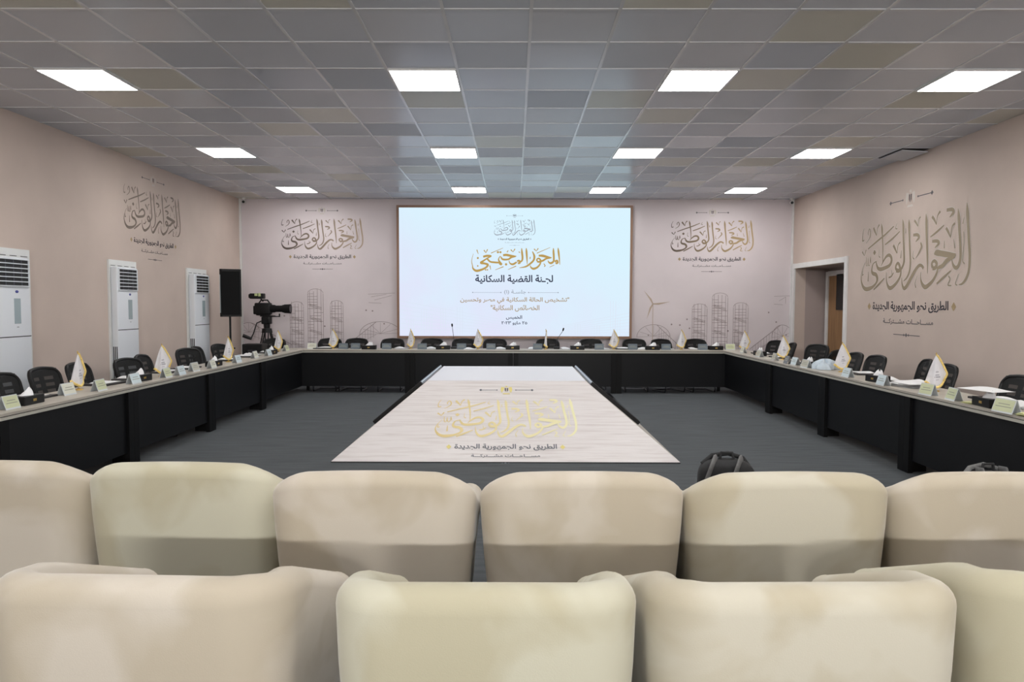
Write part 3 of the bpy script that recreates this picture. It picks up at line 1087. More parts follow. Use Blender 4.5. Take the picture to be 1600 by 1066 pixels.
for px in (640, 660, 668, 690, 716, 900, 930, 955, 962):
    h = rr.uniform(14, 60)
    for q in range(3):
        line(mb, (px + q * 4 - 805) * SPX, 0, (px + q * 4 - 805) * SPX, h * SPX, .010)
for q in range(7):
    line(mb, (628 - 805) * SPX, (10 + 7 * q) * SPX, (790 - 805) * SPX, (2 + 3.4 * q) * SPX, .008)
    line(mb, (985 - 805) * SPX, (4 + 5 * q) * SPX, (880 - 805) * SPX, (2 + 2 * q) * SPX, .008)
put('screen_skyline', mb.mesh('screen_skyline', M['scr_faint']), M['scr_faint'], dsp, scr(805, 522) @ Matrix.Translation((0, .0005, 0)))

# ------------------------------------------------------------------ ceiling light panels
def make_light():
    t = thing('ceiling_light', '', 'ceiling light', (0, 0, 0), 0, 'square ceiling light panels')
    mb = MB()
    for s in (-1, 1):
        mb.box((s * .286, 0, 0), (.012, .584, .014))
        mb.box((0, s * .286, 0), (.560, .012, .014))
    mb.build('frame', M['light_frame'], t)
    MB().box((0, 0, .001), (.562, .562, .010)).build('diffuser', M['panel_light'], t)
    return t
L0 = None
lx = [TILE_X0 + .3 + .6 * c for c in (0, 5, 9, 13)]
cname = ['leftmost', 'second from left', 'second from right', 'rightmost']
rname = {6.37: 'the nearest visible row', 9.37: 'the middle row', 12.37: 'the row closest to the back wall', 3.37: 'the row over the front armchairs', .37: 'the row over the camera', -2.63: 'the row behind the camera'}
for y in (12.37, 9.37, 6.37, 3.37, .37):
    for c, x in enumerate(lx):
        lab = 'square white ceiling light, %s in %s' % (cname[c], rname[y])
        loc = (x, y, ZC - .008)
        if L0 is None:
            L0 = make_light()
            L0.location = loc
            L0['label'] = lab
        else:
            dup(L0, loc, 0, lab)

hatch = thing('ceiling_hatch', 'ceiling tile hanging slightly open beside the right wall', 'ceiling tile', (4.93, 9.37, ZC - .012))
MB().box((.165, 0, -.012), (.33, .56, .012), M=Matrix.Rotation(R(3), 4, 'Y')).build('tile', M['hatch'], hatch)
MB().box((.16, .0, .004), (.34, .58, .006)).build('opening', M['dark_gap'], hatch)

# ------------------------------------------------------------------ conference tables
def make_table(name, label, length, origin, rz, post_a=True, post_b=True, depth=TD, ext=(0, 0)):
    """local X runs along the front edge, the front faces -Y, the front edge lies at y=0"""
    t = thing(name, label, 'table', origin, rz, 'black fronted conference tables')
    mb = MB()
    mb.box((0, depth / 2, TZ - .010), (length - .002, depth, .020))
    mb.build('tabletop', [M['wood_top']], t)
    mb = MB()
    mb.box((0, depth / 2 + .006, TZ - .0235), (length - .002, depth - .012, .007), mi=1)
    mb.box((0, depth / 2, TZ - .0385), (length - .002, depth, .023))
    mb.build('edge_band', [M['table_edge'], M['dark_gap']], t)
    MB().box(((ext[1] - ext[0]) / 2, .045, .425), (length - .004 + ext[0] + ext[1], .018, .61)).build('front_panel', M['panel'], t)
    for s, on in ((-1, post_a), (1, post_b)):
        if on:
            x = s * (length / 2 - .046)
            mb = MB()
            mb.box((x, .03, .36), (.09, .045, .72))
            mb.box((s * (length / 2 - .012), .13, .36), (.022, .18, .72))
            mb.build('leg', M['post'], t)
    return t
for k, (y0, y1) in enumerate(((5.08, 6.88), (6.88, 8.68), (8.68, 10.48), (10.48, TBY))):
    lab = ['nearest table of the left run, cut by the frame edge', 'second table of the left run, in front of the middle air conditioner',
           'third table of the left run, in front of the far air conditioner', 'last table of the left run, meeting the back tables'][k]
    make_table('conference_table', 'black fronted table, ' + lab, y1 - y0, (TLX, (y0 + y1) / 2, 0), PI / 2, k > -1, k < 3, TD, (0, .04 if k == 3 else 0))
for k, (y0, y1) in enumerate(((4.86, 6.66), (6.66, 8.46), (8.46, 10.26), (10.26, TBY))):
    lab = ['nearest table of the right run, cut by the frame edge', 'second table of the right run, below the bronze wall headline',
           'third table of the right run, beside the door recess', 'last table of the right run, meeting the back tables'][k]
    make_table('conference_table', 'long black fronted conference table, ' + lab, y1 - y0, (TRX, (y0 + y1) / 2, 0), -PI / 2, k < 3, True, TD, (.04 if k == 3 else 0, 0))
bx = [TLX, -1.85, -.02, 1.81, TRX]
for k in range(4):
    lab = ['leftmost of the back row, below the left skyline', 'left of centre in the back row, below the LED wall', 'right of centre in the back row, below the LED wall', 'rightmost of the back row, below the wind turbine drawing'][k]
    make_table('conference_table', 'long black fronted conference table, ' + lab, bx[k + 1] - bx[k], ((bx[k] + bx[k + 1]) / 2, TBY, 0), 0, k > 0, k < 3, TD, (.06 if k == 0 else 0, .06 if k == 3 else 0))
for s, x, lab in ((-1, TLX - TD / 2, 'left'), (1, TRX + TD / 2, 'right')):
    t = thing('corner_table', 'small square corner table joining the %s run to the back row' % lab, 'table', (x, TBY, 0), 0, 'black fronted conference tables')
    MB().box((0, TD / 2, TZ - .010), (TD - .002, TD, .020)).build('tabletop', M['wood_top'], t)
    MB().box((0, TD / 2, TZ - .0385), (TD - .002, TD, .023)).build('edge_band', M['table_edge'], t)
    mb = MB()
    for q in (-1, 1):
        mb.box((q * (TD / 2 - .04), TD - .05, .36), (.05, .05, .72))
    mb.build('leg', M['post'], t)

# ------------------------------------------------------------------ central podium (truncated pyramid) and its screens
PC = (-.085, 8.66)
PHX, PHY, PTX, PTY, PH = 1.74, 1.72, .875, .90, .735
pod = thing('podium', 'low pyramid podium with pale wood print and gold headline on the carpet', 'podium', (PC[0], PC[1], 0))
base = [(-PHX, -PHY, .012), (PHX, -PHY, .012), (PHX, PHY, .012), (-PHX, PHY, .012)]
top = [(-PTX, -PTY, PH), (PTX, -PTY, PH), (PTX, PTY, PH), (-PTX, PTY, PH)]
def slab(a, b, c, d, th):
    a, b, c, d = map(Vector, (a, b, c, d))
    n = (b - a).cross(d - a).normalized()
    mb = MB()
    mb.add([a, b, c, d, a - n * th, b - n * th, c - n * th, d - n * th],
           [(0, 1, 2, 3), (7, 6, 5, 4), (0, 4, 5, 1), (1, 5, 6, 2), (2, 6, 7, 3), (3, 7, 4, 0)])
    return mb
front = slab(base[0], base[1], top[1], top[0], .02).build('front_board', M['wood_print'], pod)
slab(base[1], base[2], top[2], top[1], .02).build('side_panel', M['beige'], pod)
slab(base[3], base[0], top[0], top[3], .02).build('side_panel', M['beige'], pod)
slab(base[2], base[3], top[3], top[2], .02).build('rear_panel', M['beige'], pod)
MB().box((0, 0, PH - .005), (2 * PTX, 2 * PTY, .014)).build('top_board', M['podium_top'], pod)
MB().box((0, 0, .006), (2 * PHX, 2 * PHY, .012)).build('base_edge', M['plinth_dark'], pod)
run = PHY - PTY
slope = math.atan2(PH - .012, run)
SL = math.hypot(run, PH - .012)
# local frame on the front slope: X right, Z up the slope, -Y out of the board
up = Vector((0, math.cos(slope), math.sin(slope)))
out = Vector((0, -math.sin(slope), math.cos(slope)))
FR = Matrix((Vector((1, 0, 0)), -out, up)).transposed().to_4x4()
def on_front(x, s):
    p = Vector((x, -PHY, .012)) + up * s + out * .003
    return Matrix.Translation(p) @ FR
logo(pod, 1.475, on_front(0.0, .565), M['cal_podium'], M['podium_ink'], M['podium_ink'], M['podium_gold'], M['podium_gold'], M['crest_dark'], vs=.93)

def make_tv(side, label):
    """flat screen lying on the podium's flank; local X along the slope downwards, Y along the podium"""
    sl = math.atan2(PH - .012, PHX - PTX)
    t = thing('television', label, 'television', (0, 0, 0), 0, 'televisions on the podium flanks')
    ln = .70
    upv = Vector((-side * math.cos(sl), 0, math.sin(sl)))
    ov = Vector((side * math.sin(sl), 0, math.cos(sl)))
    mid = .72
    p = Vector((PC[0] + side * PHX, PC[1] + .12, .012)) + upv * mid + ov * .022
    t.matrix_world = Matrix.Translation(p) @ Matrix((upv, ov.cross(upv), ov)).transposed().to_4x4()
    MB().box((0, 0, 0), (ln, 2.10, .042), bev=.006).build('casing', M['tv_black'], t)
    MB().box((0, 0, .0205), (ln - .03, 2.07, .005)).build('glass', M['glass_dark'], t)
    mb = MB()
    mb.box((ln / 2 + .001, 0, .009), (.008, 2.06, .014))
    mb.build('edge_strip', M['tv_silver'], t)
    return t
make_tv(-1, 'flat black television lying on the left flank of the podium')
make_tv(1, 'flat black television lying on the right flank of the podium')

# ------------------------------------------------------------------ velvet armchairs
def make_armchair(crowned):
    """faces +Y, back towards -Y"""
    t = thing('armchair', '', 'armchair', (0, 0, 0), 0, 'velvet barrel armchairs of the audience')
    W, D, rad, th = .87, .76, .17, .13
    path = []
    n1, na, nb = 9, 12, 12
    for k in range(n1):
        path.append((-W / 2, D / 2 - (D - rad) * k / n1, -1, 0))
    for k in range(na):
        a = PI + (PI / 2) * k / na
        path.append((-W / 2 + rad + rad * math.cos(a), -D / 2 + rad + rad * math.sin(a), math.cos(a), math.sin(a)))
    for k in range(nb + 1):
        path.append((-W / 2 + rad + (W - 2 * rad) * k / nb, -D / 2, 0, -1))
    half = path[:]
    for k in range(1, na + 1):
        a = 1.5 * PI + (PI / 2) * k / na
        path.append((W / 2 - rad + rad * math.cos(a), -D / 2 + rad + rad * math.sin(a), math.cos(a), math.sin(a)))
    for k in range(1, n1 + 1):
        path.append((W / 2, -D / 2 + rad + (D - rad) * k / n1, 1, 0))
    # rounded arm fronts: extra rings that swell forward and shrink
    rings = []
    def ring(x, y, nx, ny, shrink=0.0, fwd=0.0):
        yy = y - (-D / 2)
        if crowned:
            zt = .836 - .42 * min(yy, .42) - .12 * max(0, yy - .42) - .016 * (x / .435) ** 2 - shrink * .5
        else:
            zt = .828 - .15 * max(0, yy - .03) - .275 * max(0, yy - .25) - shrink * .5
        r = th / 2
        pts = []
        o0 = shrink
        def P(off, z):
            pts.append(Vector((x - nx * off, y - ny * off + fwd, z)))
        P(.045 + o0, .10)
        P(.034 + o0, .25)
        P(.018 + o0, .42)
        P(.006 + o0, .58 if zt > .68 else zt - .12)
        for k in range(0, 13):
            a = PI - PI * k / 12
            rr_ = r - o0
            P(r + rr_ * math.cos(a) * 1.0, zt - r + (r - o0 * .6) * math.sin(a))
        P(th - o0, .40)
        P(th - o0, .30)
        P(th - o0, .10)
        return pts
    x, y, nx, ny = path[0]
    for sh, fw_ in ((.040, .050), (.026, .044), (.012, .030), (.004, .014)):
        rings.append(ring(x, y, nx, ny, sh, fw_))
    for q in path:
        rings.append(ring(*q))
    x, y, nx, ny = path[-1]
    for sh, fw_ in ((.004, .014), (.012, .030), (.026, .044), (.040, .050)):
        rings.append(ring(x, y, nx, ny, sh, fw_))
    mb = MB()
    m_ = len(rings[0])
    vs = [p for r_ in rings for p in r_]
    fs = []
    for i in range(len(rings) - 1):
        for k in range(m_):
            k2 = (k + 1) % m_
            fs.append((i * m_ + k, (i + 1) * m_ + k, (i + 1) * m_ + k2, i * m_ + k2))
    fs.append(tuple(range(m_)))
    fs.append(tuple(range(len(rings) * m_ - 1, (len(rings) - 1) * m_ - 1, -1)))
    mb.add(vs, fs)
    mb.build('backrest', M['velvet_cream'], t, 'all')['label'] = 'wraparound velvet back and arms'
    MB().box((0, .075, .365), (W - 2 * th - .006, D - th - .02, .15), bev=.045).build('seat', M['velvet_cream'], t, True)
    MB().box((0, .06, .195), (W - 2 * th - .006, D - th - .05, .19), bev=.01).build('seat_base', M['velvet_cream'], t)
    for sx in (-1, 1):
        for sy in (-1, 1):
            MB().cyl((sx * .31, sy * .28, .11), (sx * .32, sy * .29, 0), .022, .014, 12).build('leg', M['leg'], t, True)
    return t
acs = {}
chairs = [  # x, y of centre, yaw, velvet, label
 (-2.505, 3.61, 1.0, 'velvet_blush', 'blush velvet armchair at the far left of the front row, cut by the frame'),
 (-1.57, 3.59, -1, 'velvet_cream', 'yellowish cream velvet armchair, second from the left in the front row'),
 (-.64, 3.425, 0, 'velvet_blush', 'pinkish velvet armchair left of centre in the front row, facing the podium'),
 (.310, 3.425, 0, 'velvet_blush', 'pale blush velvet armchair right of centre in the front row'),
 (1.24, 3.43, 1, 'velvet_beige', 'beige velvet armchair in front row, directly before the backpack on the carpet'),
 (2.185, 3.44, -1, 'velvet_blush', 'blush beige armchair at the far right of the front row'),
 (-1.05, 2.22, -2, 'velvet_blush', 'large blush velvet armchair at the lower left, nearest row'),
 (-.078, 2.175, 0, 'velvet_cream', 'cream velvet armchair in the middle of the nearest row'),
 (.80, 2.185, 1.0, 'velvet_beige', 'beige velvet armchair right of centre in the nearest row'),
 (1.73, 2.27, 2, 'velvet_cream', 'greenish cream armchair at the lower right corner, cut by the frame'),
]
for x, y, rz, vm, lab in chairs:
    k = y > 3                                   # the front row's backs are crowned, the nearest row's are level
    if k not in acs:
        o = acs[k] = make_armchair(k)
        o.location = (x, y, 0)
        o.rotation_euler = (0, 0, R(rz))
        o['label'] = lab
    else:
        o = dup(acs[k], (x, y, 0), R(rz), lab)
    if y > 3:
        o.scale = (1.075, 1, 1)
    else:
        o.scale = (1.0 if abs(x) > .2 else .975, 1, 1)
    for ch in o.children:
        if ch.name.split('.')[0] in ('backrest', 'seat', 'seat_base'):
            set_mat(ch, M[vm])

# ------------------------------------------------------------------ black mesh chairs
def make_chair():
    """sitter faces -Y, backrest towards +Y; origin on the floor under the seat"""
    t = thing('mesh_chair', '', 'chair', (0, 0, 0), 0, 'black mesh chairs behind the tables')
    MB().box((0, -.01, .445), (.46, .45, .06), bev=.025).build('seat', M['black_soft'], t, True)
    # backrest: rounded frame, slats, spine, open mesh
    def bp(x, z):           # backrest surface: reclined and slightly curved
        k = (z - .50) / .45
        return Vector((x, .185 + .10 * k + .05 * k * k * .4 - .10 * (x / .24) ** 2 * .35, z))
    def halfw(z):
        k = (z - .50) / .45
        return .185 + .045 * math.sin(min(1, max(0, k)) * PI * .62)
    zs0, zs1 = .50, .95
    prof = []
    n = 10
    for k in range(n + 1):                      # up the left side
        z = zs0 + (zs1 - .09 - zs0) * k / n
        prof.append((-halfw(z), z))
    hw = halfw(zs1 - .09)
    for k in range(1, 7):
        a = PI - PI / 2 * k / 6
        prof.append((-hw + .09 + .09 * math.cos(a), zs1 - .09 + .09 * math.sin(a)))
    for k in range(1, 6):
        prof.append((-hw + .09 + (2 * hw - .18) * k / 6, zs1 + .012 * math.sin(PI * k / 6)))
    right = [(-x, z) for x, z in prof[:n + 7]][::-1]
    prof += right
    fr = MB()
    pts = [bp(x, z) for x, z in prof]
    fr.tube(pts + [pts[0]], .019, 8)
    fr.build('back_frame', M['black'], t, True)
    sl = MB()
    def patch(x0f, x1f, z0, z1, mbx, off=0.0, nu=8):
        vs, fs = [], []
        for s in (0, 1):
            for j in (0, 1):
                z = z0 if j == 0 else z1
                for i in range(nu + 1):
                    x = (x0f + (x1f - x0f) * i / nu) * halfw(z)
                    p = bp(x, z)
                    vs.append(p + Vector((0, off + (.008 if s else -.008), 0)))
        m1 = nu + 1
        for i in range(nu):
            fs.append((i, i + 1, m1 + i + 1, m1 + i))
            fs.append((2 * m1 + i + 1, 2 * m1 + i, 3 * m1 + i, 3 * m1 + i + 1))
            fs.append((m1 + i, m1 + i + 1, 3 * m1 + i + 1, 3 * m1 + i))
            fs.append((i + 1, i, 2 * m1 + i, 2 * m1 + i + 1))
        mbx.add(vs, fs)
    patch(-.92, .92, .875, .952, sl)
    for k in range(5):
        z = .545 + .066 * k
        patch(-.97, .97, z, z + .030, sl)
    patch(-.97, -.72, .52, .93, sl)
    patch(.72, .97, .52, .93, sl)
    patch(-.13, .13, .50, .93, sl, .008)
    sl.build('back_slats', M['black'], t)
    ms = MB()
    ms.grid(lambda u, v: bp((u * 2 - 1) * halfw(.5 + .44 * v) * .95, .50 + .44 * v) + Vector((0, -.010, 0)), 8, 8)
    ms.build('back_mesh', M['mesh'], t, True)
    for s in (-1, 1):                           # sled legs of bent tube
        lg = MB()
        lg.tube([(s * .17, .20, .60), (s * .19, .21, .46), (s * .215, .19, .42), (s * .215, -.18, .42), (s * .218, -.215, .39), (s * .222, -.235, .06), (s * .222, -.215, .016), (s * .222, -.18, .014), (s * .222, .20, .014), (s * .20, .225, .014), (0, .225, .014)], .0125, 8)
        lg.build('leg', M['steel'], t, True)
    return t
ch0 = None
LX0 = -4.42
spots = []
for y, dx, rz, lab in ((6.42, 0, 4, 'cut by the frame edge behind the nearest left table'),
                       (6.98, -.02, -3, 'behind the nearest left table, before the cut off air conditioner'),
                       (7.55, -.02, 2, 'on the left side, directly behind the nearest left flag'),
                       (8.12, .16, -14, 'close to the left tables, before the middle air conditioner'),
                       (8.80, .03, 6, 'half hidden by its neighbour before the middle air conditioner'),
                       (9.95, -.02, -24, 'turned away, first of the pair before the far air conditioner'),
                       (10.48, -.05, 5, 'second of the pair before the far air conditioner'),
                       (11.08, .0, -10, 'on the left side, before the loudspeaker stand')):
    spots.append((LX0 + dx, y, 90 + rz, 'black mesh chair ' + lab))
spots.append((-4.43, 12.70, 0, 'black chair in the left back corner behind the camera tripod'))
for px, dy, rz, lab in ((516.5, 0, 2, 'first from the left at the back tables, behind a flag'), (556.5, 0, -2, 'second from the left at the back tables, behind the two grey stands'),
                        (615, -.05, 2, 'at the back tables, just left of the LED wall edge'), (674.5, -.03, -4, 'under the lower left part of the LED wall'),
                        (726, .03, 3, 'beside the left gooseneck microphone'), (774, 0, 0, 'right of the flag nearest the middle of the LED wall'),
                        (855.5, .02, -2, 'left of the right gooseneck microphone, behind a thin furled flag'), (924.5, -.02, 3, 'under the lower right part of the LED wall'),
                        (990, 0, -4, 'just right of the LED wall edge'), (1040, -.03, 20, 'turned sideways, lower than its neighbours by the wind turbine drawing'),
                        (1089.5, .02, 6, 'last on the right of the back tables, taller looking, behind a flag')):
    X = (px - 804) * 13.1 / 1100
    spots.append((X, 12.84 + dy, rz, 'black mesh chair ' + lab))
RX0 = 4.36
for y, dx, rz, lab in ((12.55, .10, 22, 'in the right back corner, first along the right wall'), (11.95, .08, -6, 'second along the right wall, overlapping the corner chair'),
                       (11.30, .34, 30, 'pushed back right before the door recess, open mesh showing'), (10.32, .12, -52, 'turned edge on in front of the wooden door'),
                       (9.50, -.02, 0, 'behind the flag beside the door recess'), (8.96, .0, 4, 'below the left end of the right wall headline'),
                       (8.40, .26, -16, 'narrow, below the middle of the right wall headline'), (7.62, .05, 4, 'behind the nearest right flag'),
                       (6.44, -.02, -4, 'cut by the right frame edge')):
    spots.append((RX0 + dx, y, -90 + rz, 'black mesh chair ' + ('on the right, ' if 'right' not in lab else '') + lab))
for x, y, rz, lab in spots:
    if ch0 is None:
        ch0 = make_chair()
        o = ch0
        o.location = (x, y, 0)
        o.rotation_euler = (0, 0, R(rz))
        o['label'] = lab
    else:
        o = dup(ch0, (x, y, 0), R(rz), lab)
    o.scale = (.90, 1, .968)

# ------------------------------------------------------------------ table flags
def make_flag(style):
    t = thing('table_flag', '', 'flag', (0, 0, TZ), 0, 'small white flags with gold fringe')
    MB().cyl((0, 0, 0), (0, 0, .010), .038, .034, 20).cyl((0, 0, .010), (0, 0, .018), .018, .010, 16).build('base', M['gold'], t, True)
    MB().cyl((0, 0, .015), (0, 0, .352), .0035, .003, 8).sphere((0, 0, .357), (.006, .006, .010), 10, 6).build('pole', M['gold'], t, True)
    H0, H1 = .345, .120
    wide = {'full': .195, 'half': .145, 'furled': .065}[style]
    def cloth(u, v, off=0.0):
        # v: 0 top .. 1 bottom; u: 0 pole side .. 1 free edge
        z = H0 - (H0 - H1) * v - .025 * (1 - u) * v - .062 * math.sin(u * PI) * v
        w = wide * (v ** .8) * (1.0 - .35 * max(0, v - .78) / .22 * u)
        x = -w * .42 + w * u
        y = .022 * math.sin(u * 7.5 + 1.2) * v + .008 * math.sin(u * 15) * v
        return Vector((x, y - .008 + off, z))
    mb = MB()
    mb.grid(lambda u, v: cloth(u, v), 18, 14)
    mb.grid(lambda u, v: cloth(1 - u, v, .003), 18, 14)
    mb.build('cloth', M['flag'], t, True)
    fr = MB()
    nf = 20
    fr.tube([cloth(k / nf, 1.0) + Vector((0, 0, -.006)) for k in range(nf + 1)], .0125, 6)
    fr.tube([cloth(1.0, k / nf) + Vector((.002, 0, 0)) for k in range(nf + 1)], .009, 6)
    fr.build('fringe', M['fringe'], t, True)
    mk = MB()
    for (u0, u1, v0, v1) in ((.38, .62, .62, .66), (.34, .66, .69, .74), (.40, .60, .52, .56), (.42, .58, .78, .80)):
        a = [cloth(u, v, -.0022) for u, v in ((u0, v0), (u0, v1), (u1, v1), (u1, v0))]
        mk.add(a, [(0, 1, 2, 3)])
    mk.build('printed_mark', M['flag_mark'], t)
    return t
protos = {}
flags = [(-4.08, 6.55, 60, 'half', 'nearest on the left tables, folded to show its gold edge'), (-3.92, 7.80, 20, 'full', 'on the left tables before the middle air conditioner'),
         (-3.98, 9.76, 35, 'half', 'on the left tables in front of the loudspeaker pole'), (-4.02, 11.95, 25, 'half', 'at the far left table end near the tripod'),
         (-3.28, 12.70, 0, 'full', 'first from the left on the back tables'), (-1.88, 12.74, 8, 'half', 'at the left edge of the LED wall'),
         (-.66, 12.72, -8, 'full', 'left of the middle below the LED wall'), (.57, 12.72, 55, 'furled', 'furled thin, below the date on the LED wall'),
         (1.80, 12.74, -6, 'full', 'at the right edge of the LED wall'), (3.02, 12.72, 10, 'full', 'last on the right of the back tables'),
         (4.02, 12.30, -12, 'full', 'at the right back corner of the tables'), (3.98, 10.42, -14, 'full', 'on the right tables before the recess corner strip'),
         (3.97, 8.52, -18, 'full', 'on the right tables before the white door frame'), (3.97, 6.62, -24, 'full', 'nearest on the right tables')]
for x, y, rz, st, lab in flags:
    lab = 'gold fringed white table flag ' + lab
    if st not in protos:
        o = protos[st] = make_flag(st)
        o.location = (x, y, TZ)
        o.rotation_euler = (0, 0, R(rz))
        o['label'] = lab
    else:
        dup(protos[st], (x, y, TZ), R(rz), lab)

# ------------------------------------------------------------------ name plates
def make_plate():
    """A shaped name stand, card facing -Y"""
    t = thing('name_plate', '', 'name plate', (0, 0, TZ), 0, 'tent shaped name plates on the tables')
    mb = MB()
    for s in (-1, 1):
        a = [(-.10, s * .042, 0), (.10, s * .042, 0), (.10, s * .004, .105), (-.10, s * .004, .105)]
        b = [(x, y - s * .003, z) for x, y, z in a]
        f = [(0, 1, 2, 3), (7, 6, 5, 4), (0, 4, 5, 1), (1, 5, 6, 2), (2, 6, 7, 3), (3, 7, 4, 0)]
        mb.add(a + b, f)
    mb.build('stand', M['acrylic'], t)
    def on(x, h, o):
        y = -.042 + .038 * h / .105
        return (x, y - o, h)
    cd = MB()
    cd.add([on(-.094, .012, .001), on(.094, .012, .001), on(.094, .100, .001), on(-.094, .100, .001)], [(0, 1, 2, 3)])
    cd.build('card', M['plate_green'], t)
    tx = MB()
    for h, w_ in ((.064, .055), (.044, .075)):
        tx.add([on(-w_, h, .0018), on(w_, h, .0018), on(w_, h + .006, .0018), on(-w_, h + .006, .0018)], [(0, 1, 2, 3)])
    tx.build('printed_lines', M['plate_text'], t)
    return t
pl0 = None
plates = []
for x, y, c, lab in ((-3.88, 5.36, 'green', 'yellow green, at the left frame edge on the nearest left table'), (-3.97, 6.20, 'white', 'off white, just before the nearest left flag'),
                     (-3.86, 6.50, 'green', 'pale green with bright glare, right of the nearest left flag'), (-3.85, 7.08, 'blue', 'pale blue, beside a black tissue box on the left tables'),
                     (-3.83, 7.70, 'green', 'pale green, right at the foot of the second left flag'), (-3.80, 7.96, 'blue', 'pale blue, close behind the second left flag'),
                     (-3.85, 8.42, 'sand', 'seen nearly edge on, sand grey, on the third left table'), (-3.80, 8.80, 'white', 'off white, leaning before a tissue box on the third left table'),
                     (-3.82, 9.66, 'blue', 'pale blue, beside the flag under the loudspeaker'), (-3.88, 10.48, 'white', 'small off white, past the loudspeaker pole on the left tables'),
                     (-3.84, 10.95, 'blue', 'whitish blue, before the black equipment case on the left tables'), (-3.92, 12.05, 'green', 'small yellowish, right of the last left flag'),
                     ):
    plates.append((x, y, 90 + random.uniform(-3, 7), c, lab))
for x, y, c, lab in ((3.86, 11.85, 'white', 'small pale, at the far end of the right tables'), (3.83, 10.98, 'sand', 'sand coloured, leaning on the farthest right tissue box'),
                     (3.83, 10.33, 'sand', 'sand coloured, between two white paper sets on the right tables'),
                     (3.78, 9.72, 'grey', 'blue grey, at the foot of the flag beside the corner strip'), (3.80, 9.50, 'blue', 'pale blue, right behind the blue grey plate'),
                     (3.78, 9.10, 'sand', 'sand coloured, beside the tissue box before the door'), (3.76, 7.92, 'blue', 'pale blue, right of the flag before the door frame'),
                     (3.74, 7.12, 'blue', 'tall pale blue, against a black tissue box on the right tables'), (3.74, 6.34, 'green', 'green, left of the nearest right flag'),
                     (3.76, 6.00, 'green', 'pale green, right of the nearest right flag'), (3.72, 5.30, 'green', 'large looking pale green, nearest on the right tables')):
    plates.append((x, y, -90 + random.uniform(-8, 8), c, lab))
for X, c, lab in ((-3.66, 'white', 'off white, at the left end of the back tables'), (-3.08, 'grey', 'grey, left of a pair before the second back chair'), (-2.86, 'grey', 'grey, right of a pair before the second back chair'),
                  (-2.30, 'grey', 'grey, before the third back chair'), (-1.66, 'grey', 'small grey, below the left part of the LED wall'), (-.95, 'grey', 'grey, beside the left gooseneck microphone'),
                  (-.42, 'grey', 'grey, right of the middle flag'), (.42, 'grey', 'grey, left of the furled flag'), (1.53, 'grey', 'grey, below the right part of the LED wall'),
                  (2.13, 'grey', 'grey, right of the LED wall edge'), (2.73, 'grey', 'grey, before the turned back chair'), (3.39, 'grey', 'grey, before the last back chair on the right'),
                  (3.90, 'green', 'bright yellow green, at the right end of the back tables')):
    plates.append((X, 12.66 if c == 'grey' else 12.72, random.uniform(-6, 6), c, lab))
for x, y, rz, c, lab in plates:
    lab = 'name plate, ' + lab
    if pl0 is None:
        pl0 = make_plate()
        o = pl0
        o.location = (x, y, TZ)
        o.rotation_euler = (0, 0, R(rz))
        o['label'] = lab
    else:
        o = dup(pl0, (x, y, TZ), R(rz), lab)
    if abs(rz) > 45:
        o.scale = (.82, .9, 1) if y > 5.35 else (1, 1, 1)
    for ch in o.children:
        if ch.name.startswith('card'):
            set_mat(ch, M['plate_' + c])
        if c == 'grey' and ch.name.startswith('stand'):
            set_mat(ch, M['plate_grey'])

# ------------------------------------------------------------------ tissue boxes
def make_tissue():
    t = thing('tissue_box', '', 'tissue box', (0, 0, TZ), 0, 'black tissue boxes on the tables')
    MB().box((0, 0, .036), (.25, .125, .072), bev=.006).build('box', M['black'], t)
    mb = MB()
    for k in range(3):
        mb.box((-.014 + .014 * k, -.0632, .036), (.010, .001, .020))
    mb.build('gold_mark', M['gold'], t)
    mb = MB()
    def fn(u, v):
        a = u * 2 * PI
        r = .045 * (1 - v) ** .6 + .012
        return Vector((r * 1.2 * math.cos(a) + .03 * v, r * .6 * math.sin(a) * (1 + .4 * math.sin(3 * a)) , .070 + .055 * v + .012 * math.sin(2 * a) * v))
    mb.grid(fn, 20, 6)
    mb.build('tissue', M['tissue'], t, True)
    return t
tb0 = None
tboxes = [(-3.92, 5.62, 92, 'nearest on the left tables, tissue pulled up'), (-3.92, 7.32, 84, 'on the left tables before the middle air conditioner'),
          (-3.90, 9.10, 90, 'on the third left table before the far air conditioner'), (-3.92, 11.30, 88, 'at the far end of the left tables before the equipment case'),
          (-2.60, 12.58, 0, 'first from the left on the back tables'), (-1.28, 12.62, 0, 'left of the left gooseneck microphone'), (-.03, 12.62, 0, 'below the middle of the LED wall'),
          (1.13, 12.62, 0, 'right of the right gooseneck microphone'), (2.48, 12.62, 0, 'right of the LED wall edge, by the turned chair'), (3.62, 12.66, 0, 'last on the right of the back tables'),
          (3.93, 11.25, -88, 'farthest along the right tables'), (3.88, 9.24, -92, 'on the right tables before the wooden door'),
          (3.84, 7.42, -84, 'on the right tables below the large bronze headline'), (3.80, 5.62, -95, 'nearest on the right tables, under a white sheet')]
for x, y, rz, lab in tboxes:
    lab = 'black tissue box ' + lab
    if tb0 is None:
        tb0 = make_tissue()
        tb0.location = (x, y, TZ)
        tb0.rotation_euler = (0, 0, R(rz))
        tb0['label'] = lab
    else:
        dup(tb0, (x, y, TZ), R(rz), lab)

